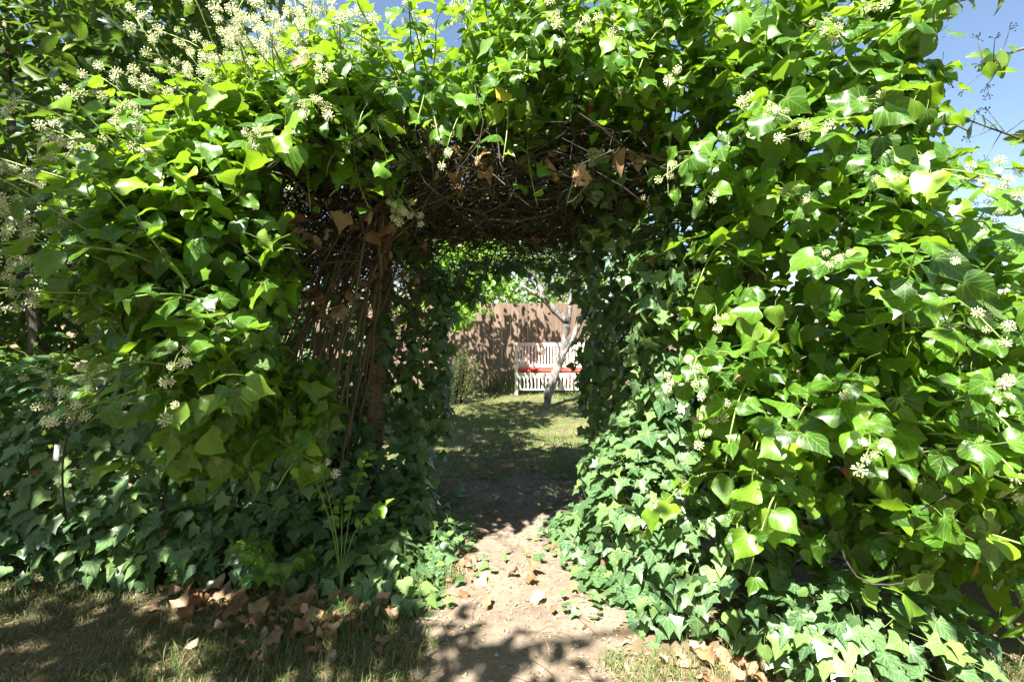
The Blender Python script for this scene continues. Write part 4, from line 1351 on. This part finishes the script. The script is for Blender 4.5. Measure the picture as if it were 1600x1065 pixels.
for w_ in tw:
    limb(bt, 'branch', w_, .012, .0025, M['bark'], 6, .1, 12)
    w_ = np.array(w_)
    for j in range(7):
        s = w_[2] + (w_[3] - w_[2]) * random.random()
        dirv = unit(np.array([-.6, -.1, random.uniform(-.6, .7)]) + RNG.normal(0, .35, 3))
        e = s + dirv * random.uniform(.06, .16)
        limb(bt, 'twig', [s, (s + e) / 2 + RNG.normal(0, .008, 3), e], .0022, .0012, M['bark'], 4, 0, 5)
        cb = Buf()
        for k in range(9):
            d = unit(dirv + RNG.normal(0, .8, 3)); c = e + d * random.uniform(.012, .03)
            cb.tube([e, c], .0007, 3, cap=False)
            rr = random.uniform(.003, .0045)
            ax = np.eye(3) * rr
            ov = np.array([c + ax[0], c + ax[1], c - ax[0], c - ax[1], c + ax[2], c - ax[2]])
            cb.add(ov, [(4, 0, 1), (4, 1, 2), (4, 2, 3), (4, 3, 0), (5, 1, 0), (5, 2, 1), (5, 3, 2), (5, 0, 3)])
        cb.obj('berries', M['berry'], bt)
    k = 9
    ts = RNG.uniform(.55, 1.0, k)
    A = np.stack([np.interp(ts, np.linspace(0, 1, 4), w_[:, i]) for i in range(3)], 1) + RNG.normal(0, .02, (k, 3))
    lvb.add(A, frames(RNG.normal(0, .6, (k, 3)) + [0, -.6, .6], RNG.normal(0, .5, (k, 3)) + [-.4, 0, -.6]), RNG.uniform(.07, .12, k), 'oval', 'tree')

# ------------------------------------------------------------------ tree left of the viewer that throws the dappled shade
st = empty('shade_tree', (-5.6, -1.6, 0), 'broad tree left of the viewer, its dappled shade on the grass', 'tree')
limb(st, 'trunk', [(-5.6, -1.6, -.05), (-5.5, -1.6, 1.5), (-5.2, -1.5, 3.0), (-4.9, -1.4, 4.6)], .2, .08, M['bark'], 10, .08)
limb(st, 'branch', [(-5.3, -1.5, 2.6), (-4.6, -1.2, 3.6), (-3.8, -1.2, 4.2)], .09, .03, M['bark'], 8, .08)
limb(st, 'branch', [(-5.4, -1.5, 2.4), (-5.6, -0.6, 3.4), (-5.6, 0.1, 4.0)], .09, .03, M['bark'], 8, .08)
BS = L_((-4.5, 1.05, 4.2, 1.2, .40, .3), (-3.3, 0.95, 4.2, .7, .28, .22), (-4.0, 0.55, 4.2, 1.2, .40, .30), (-3.2, -0.25, 4.2, 1.1, .45, .30), (-2.35, 0.0, 4.2, .50, .40, .22), (-5.2, 0.1, 4.2, .9, .8, .4), (-4.4, -0.4, 4.2, .9, .5, .3), (-2.2, -0.45, 4.2, .45, .25, .2), (-2.9, 0.45, 4.2, .5, .28, .22), (-2.3, 0.38, 4.2, .40, .26, .18), (-1.78, -0.28, 4.2, .32, .28, .16))
crown(st, L_((-4.9, 1.3, 6.9, 1.2, .9, .7), (-3.9, 1.4, 6.8, .7, .7, .5)), 420, (0.10, 0.16), 'oval', 'tree', keep=0)
crown(st, BS, 3300, (0.10, 0.16), 'oval', 'tree', keep=0, n_in=1600)
BS2 = L_((-1.35, -0.55, 4.25, .65, .25, .2), (0.35, -0.1, 4.25, 1.0, .5, .25))
limb(st, 'branch', [(-4.9, -1.4, 4.5), (-3.6, -1.5, 5.0), (-2.2, -1.3, 5.4), (-0.6, -1.0, 5.6)], .05, .012, M['bark'], 8, .08)
for e in ((-1.9, -0.6, 4.3), (-1.4, -0.5, 4.25), (-1.0, -0.6, 4.3), (0.0, -0.2, 4.3), (0.6, 0.0, 4.25), (1.0, -0.1, 4.3)):
    h0 = (max(-2.2, min(-0.6, e[0] - .3)), -1.15, 5.45)
    limb(st, 'branch', [h0, ((h0[0] + e[0]) / 2 + random.uniform(-.2, .2), -0.8, 4.95), e], .010, .003, M['bark'], 5, .1, 9)
limb(st, 'branch', [(-4.95, -1.4, 4.4), (-5.2, -0.4, 5.6), (-4.9, 1.2, 6.8)], .09, .03, M['bark'], 8, .08)
crown(st, BS2[:1], 130, (0.08, 0.14), 'oval', 'tree', keep=0)
crown(st, BS2[1:], 55, (0.08, 0.14), 'oval', 'tree', keep=0)

# ------------------------------------------------------------------ unseen tall hedge, added behind and beside the viewer to block sky light
hd = empty('added_hedge', (0, -5.2, 0), 'tall evergreen hedge added out of view behind the viewer to block sky light', 'hedge')
BHd = [((x, -5.2 + 0.3 * math.sin(x), 3.8 + 0.4 * math.sin(2.3 * x)), (1.3, .9, 4.4)) for x in np.arange(-10, 10.1, 1.6)] + [((-7.6, y_, 3.0), (.9, 1.3, 3.6)) for y_ in np.arange(-3.8, 3.5, 1.4)] + [((8.6, y_, 3.0), (.9, 1.3, 3.4)) for y_ in np.arange(-3.8, 1.5, 1.4)]
crown(hd, BHd, 5200, (0.28, 0.42), 'oval', 'laurel', keep=0, n_in=2800)
for x in np.arange(-8.5, 9, 2.4):
    limb(hd, 'trunk', [(x, -5.2, -.05), (x + .1, -5.2, 2.5), (x, -5.2, 6.0)], .06, .02, M['bark'], 6, .1, 8)

# ------------------------------------------------------------------ saplings
def sapling(loc, label, H, n, spread):
    t = empty('sapling', loc, label, 'sapling', 'pale green saplings in the ivy')
    lv = Leaves(t, part_name='leaf')
    for i in range(n):
        a = random.uniform(0, 6.28)
        e = np.array(loc) + np.array([spread * math.cos(a), spread * math.sin(a) * .7 - .05, H * random.uniform(.6, 1.05)])
        q = bez(loc, (loc[0], loc[1], loc[2] + H * .5), (e[0] * .6 + loc[0] * .4, e[1] * .6 + loc[1] * .4, e[2]), e, 8)
        b = Buf(); b.tube(q, np.linspace(.004, .0015, 8), 4, rnd=random.random())
        link('stem', b.mesh('stem', [M['shoot']]), t)
        k = 13
        ts = np.linspace(.5, 1, k)
        A = np.stack([np.interp(ts, np.linspace(0, 1, 8), q[:, j]) for j in range(3)], 1)
        sd = unit(np.cross(q[-1] - q[-3], [0, 0, 1])) * np.where(np.arange(k) % 2, 1, -1)[:, None]
        lv.add(A + sd * .012, frames(np.array([0, -.5, .8]) + RNG.normal(0, .3, (k, 3)), sd + unit(q[-1] - q[-3]) * .6 + RNG.normal(0, .25, (k, 3))), RNG.uniform(.035, .065, k), 'oval', 'fresh')
sapling((-0.90, 2.55, 0.0), 'pale green sapling standing in front of the wooden post', 0.78, 5, .26)
sapling((-1.22, 2.58, 0.0), 'low pale green sapling above the drift of dead leaves', 0.34, 9, .20)

# ------------------------------------------------------------------ string light and cable
sl = empty('string_light', (-1.98, 2.0, 1.7), 'clear glass bulb on a black string light cable at far left', 'string light')
b = Buf(); b.tube(bez((-3.4, 2.9, 2.15), (-2.7, 2.4, 1.8), (-2.3, 2.1, 1.72), (-1.55, 2.05, 1.86), 16), .0045, 6)
b.obj('cable', M['black'], sl)
ax = unit(np.array([0.75, -0.25, -0.62])); s0 = np.array([-2.06, 2.03, 1.725])
b = Buf(); b.tube([s0, s0 + ax * .012, s0 + ax * .02, s0 + ax * .06], [.012, .017, .021, .021], 14)
b.obj('socket', M['black'], sl)
b = Buf(); tt = np.array([0, .012, .03, .055, .078, .09, .096]); rr = np.array([.014, .018, .026, .027, .021, .012, .003])
b.tube(s0 + ax * .06 + ax * tt[:, None], rr, 16)
o = b.obj('bulb', M['glass'], sl)
b = Buf()
for k in range(4):
    a = k * 1.57; u1 = unit(np.cross(ax, [0, 0, 1])); u2 = np.cross(ax, u1)
    off = (math.cos(a) * u1 + math.sin(a) * u2) * .009
    b.tube([s0 + ax * .06 + off * .5, s0 + ax * .135 + off], .0013, 4)
b.obj('filament', M['filament'], sl)
cb_ = empty('hanging_cable', (-2.45, 2.62, 0.6), 'thin black cable with a white tag hanging down the dark ivy bank', 'cable')
b = Buf(); b.tube(bez((-2.05, 2.58, 1.25), (-2.38, 2.60, 1.0), (-2.46, 2.60, 0.9), (-2.42, 2.62, 0.42), 18), .005, 6)
b.obj('cord', M['black'], cb_)
b = Buf(); b.box((0, 0, 0), (.030, .006, .085), bevel=.002)
link('tag', b.mesh('tag', [M['tag_white']], smooth=False), cb_, Matrix.Translation((-2.44, 2.59, 0.79)) @ Matrix.Rotation(.12, 4, 'Y'))

# ------------------------------------------------------------------ all leaves are known: pick those that show largest
for L in Leaves.ALL: L.finish()
for L, sc in zip(Leaves.ALL, score_all()): L.build(sc)

# ------------------------------------------------------------------ fallen leaves
dead_n = len(SHAPES['dead'])
ORD = ['leftmost', 'second', 'third', 'fourth', 'fifth', 'sixth', 'seventh', 'eighth', 'ninth', 'tenth', 'eleventh', 'twelfth', 'thirteenth', 'fourteenth', 'fifteenth', 'sixteenth']


def fallen(n, fx, fy, size, label, group, tilt=.45, ordinal=False):
    spots = sorted([(fx(), fy()) for i in range(n)], key=lambda p: p[0] / p[1])
    base = label
    for i, (x, y) in enumerate(spots):
        if ordinal: label = ORD[i] + ('' if i == 0 else ' from left') + ' ' + base
        s = random.uniform(*size)
        z = float(height(x, y)) + 0.02 + random.random() ** 2 * 0.04
        nr = np.array([[random.gauss(0, tilt), random.gauss(-.25, tilt), 1.0]]); tp = np.array([[random.gauss(0, 1), random.gauss(0, 1), 0]])
        R = frames(nr, tp)[0]
        o = link('fallen_leaf', leaf_mesh('dead', random.randrange(dead_n), 'dead'), None, Matrix.Translation((x, y, z)) @ Matrix(R.tolist()).to_4x4() @ Matrix.Scale(s, 4))
        tag(o, label, 'fallen leaf', group)
fallen(125, lambda: random.gauss(-1.15, .32), lambda: random.gauss(2.53, .13), (.045, .10), 'dry brown leaf in the drift at the foot of the left ivy', 'leaf drift left of the path')
fallen(16, lambda: random.uniform(-1.9, -1.35), lambda: random.uniform(2.5, 2.85), (.07, .12), 'brown leaf lying along the foot of the dark ivy bank', 'leaves by the dark bank', ordinal=True)
fallen(42, lambda: random.uniform(-1.3, -.55), lambda: random.uniform(2.1, 2.55), (.045, .095), 'dry tan leaf lying on the dry grass left of the path', 'leaves on the dry grass')
fallen(30, lambda: random.gauss(.92, .16), lambda: random.gauss(2.05, .08), (.045, .085), 'sunlit tan leaf in the heap below the right ivy', 'leaf heap right of the path')
fallen(10, lambda: random.uniform(1.1, 1.9), lambda: random.uniform(1.9, 2.1), (.07, .12), 'brown leaf in the shade under the right ivy bush', 'leaves under the right bush', ordinal=True)
fallen(14, lambda: random.uniform(-.42, .2), lambda: random.uniform(2.3, 3.2), (.05, .09), 'tan leaf lying on the bare dirt path', 'leaves on the path', ordinal=True)
fallen(20, lambda: random.uniform(-.5, .4), lambda: random.uniform(4.4, 6.0), (.06, .10), 'fallen leaf on the shaded ground beyond the arch', 'leaves beyond the arch')

# ------------------------------------------------------------------ fine litter on the ground
b = Buf()
n = 5200
x = np.concatenate([RNG.choice([-1, 1], 2600) * RNG.normal(.42, .16, 2600), RNG.uniform(-3.5, 2.5, n - 2600)])
y = np.concatenate([RNG.uniform(1.7, 5.2, 2600), RNG.uniform(1.6, 3.0, n - 2600)])
z = height(x, y) + .009
a = RNG.uniform(0, 6.28, n); s = RNG.uniform(.002, .008, n) * np.where(RNG.random(n) < .08, 2.2, 1)
c0 = np.stack([x, y, z], 1)
d1 = np.stack([np.cos(a), np.sin(a), RNG.normal(0, .3, n)], 1) * (s * RNG.uniform(1, 2.6, n))[:, None]
d2 = np.stack([-np.sin(a), np.cos(a), RNG.normal(0, .3, n)], 1) * (s * .6)[:, None]
V = np.stack([c0 - d1, c0 - d2, c0 + d1, c0 + d2], 1).reshape(-1, 3)
V[:, 2] = np.maximum(V[:, 2], np.repeat(height(x, y), 4) + .0075)
T = (np.array([[0, 1, 2], [0, 2, 3]])[None] + (np.arange(n) * 4)[:, None, None]).reshape(-1, 3)
b.add(V, T, None, np.repeat(RNG.random(n), 4))
for i in range(170):
    x0, y0 = random.uniform(-.7, .7), random.uniform(1.9, 4.6)
    a0 = random.uniform(0, 6.28); L = random.uniform(.05, .22)
    q = bez((x0, y0, 0), (x0 + L * .3 * math.cos(a0), y0 + L * .3 * math.sin(a0), .02), (x0 + L * .6 * math.cos(a0 + .3), y0 + L * .6 * math.sin(a0 + .3), .02), (x0 + L * math.cos(a0), y0 + L * math.sin(a0), 0), 5)
    q[:, 2] += height(q[:, 0], q[:, 1]) + .008
    b.tube(q, .0014, 3, rnd=random.random(), cap=False)
M['litter'] = plain_mat('leaf_litter', [(0, (.08, .055, .035)), (.5, (.24, .17, .10)), (1, (.46, .37, .25))], .8, use_rnd=1.0)
tag(b.obj('leaf_litter', M['litter'], smooth=False), 'fine dry leaf litter and twigs scattered over the dirt', 'leaf litter', kind='stuff')

b = Buf()
for i in range(900):
    x0, y0 = random.gauss(0, .3), random.uniform(1.7, 5.0)
    r0 = random.uniform(.003, .008) * (2.0 if random.random() < .06 else 1)
    c0 = np.array([x0, y0, float(height(x0, y0)) + .006 + r0 * .3])
    ov = np.array([(1, 0, 0), (0, 1, 0), (-1, 0, 0), (0, -1, 0), (0, 0, .8), (.7, .7, .4), (-.7, .7, .4), (-.7, -.7, .4), (.7, -.7, .4), (0, 0, -.6)]) * r0 * (1 + RNG.normal(0, .18, (10, 3)))
    f = [(4, 5, 6), (4, 6, 7), (4, 7, 8), (4, 8, 5), (0, 1, 5), (1, 6, 5), (1, 2, 6), (2, 7, 6), (2, 3, 7), (3, 8, 7), (3, 0, 8), (0, 5, 8), (9, 1, 0), (9, 2, 1), (9, 3, 2), (9, 0, 3)]
    b.add(c0 + ov @ rotz(random.uniform(0, 6.28)).T, f, None, random.random())
M['grit'] = plain_mat('soil_grit', [(0, (.10, .075, .055)), (.5, (.20, .16, .12)), (1, (.34, .29, .23))], .9, use_rnd=.8)
tag(b.obj('grit', M['grit']), 'small clods and grit scattered on the dirt path', 'grit', kind='stuff')
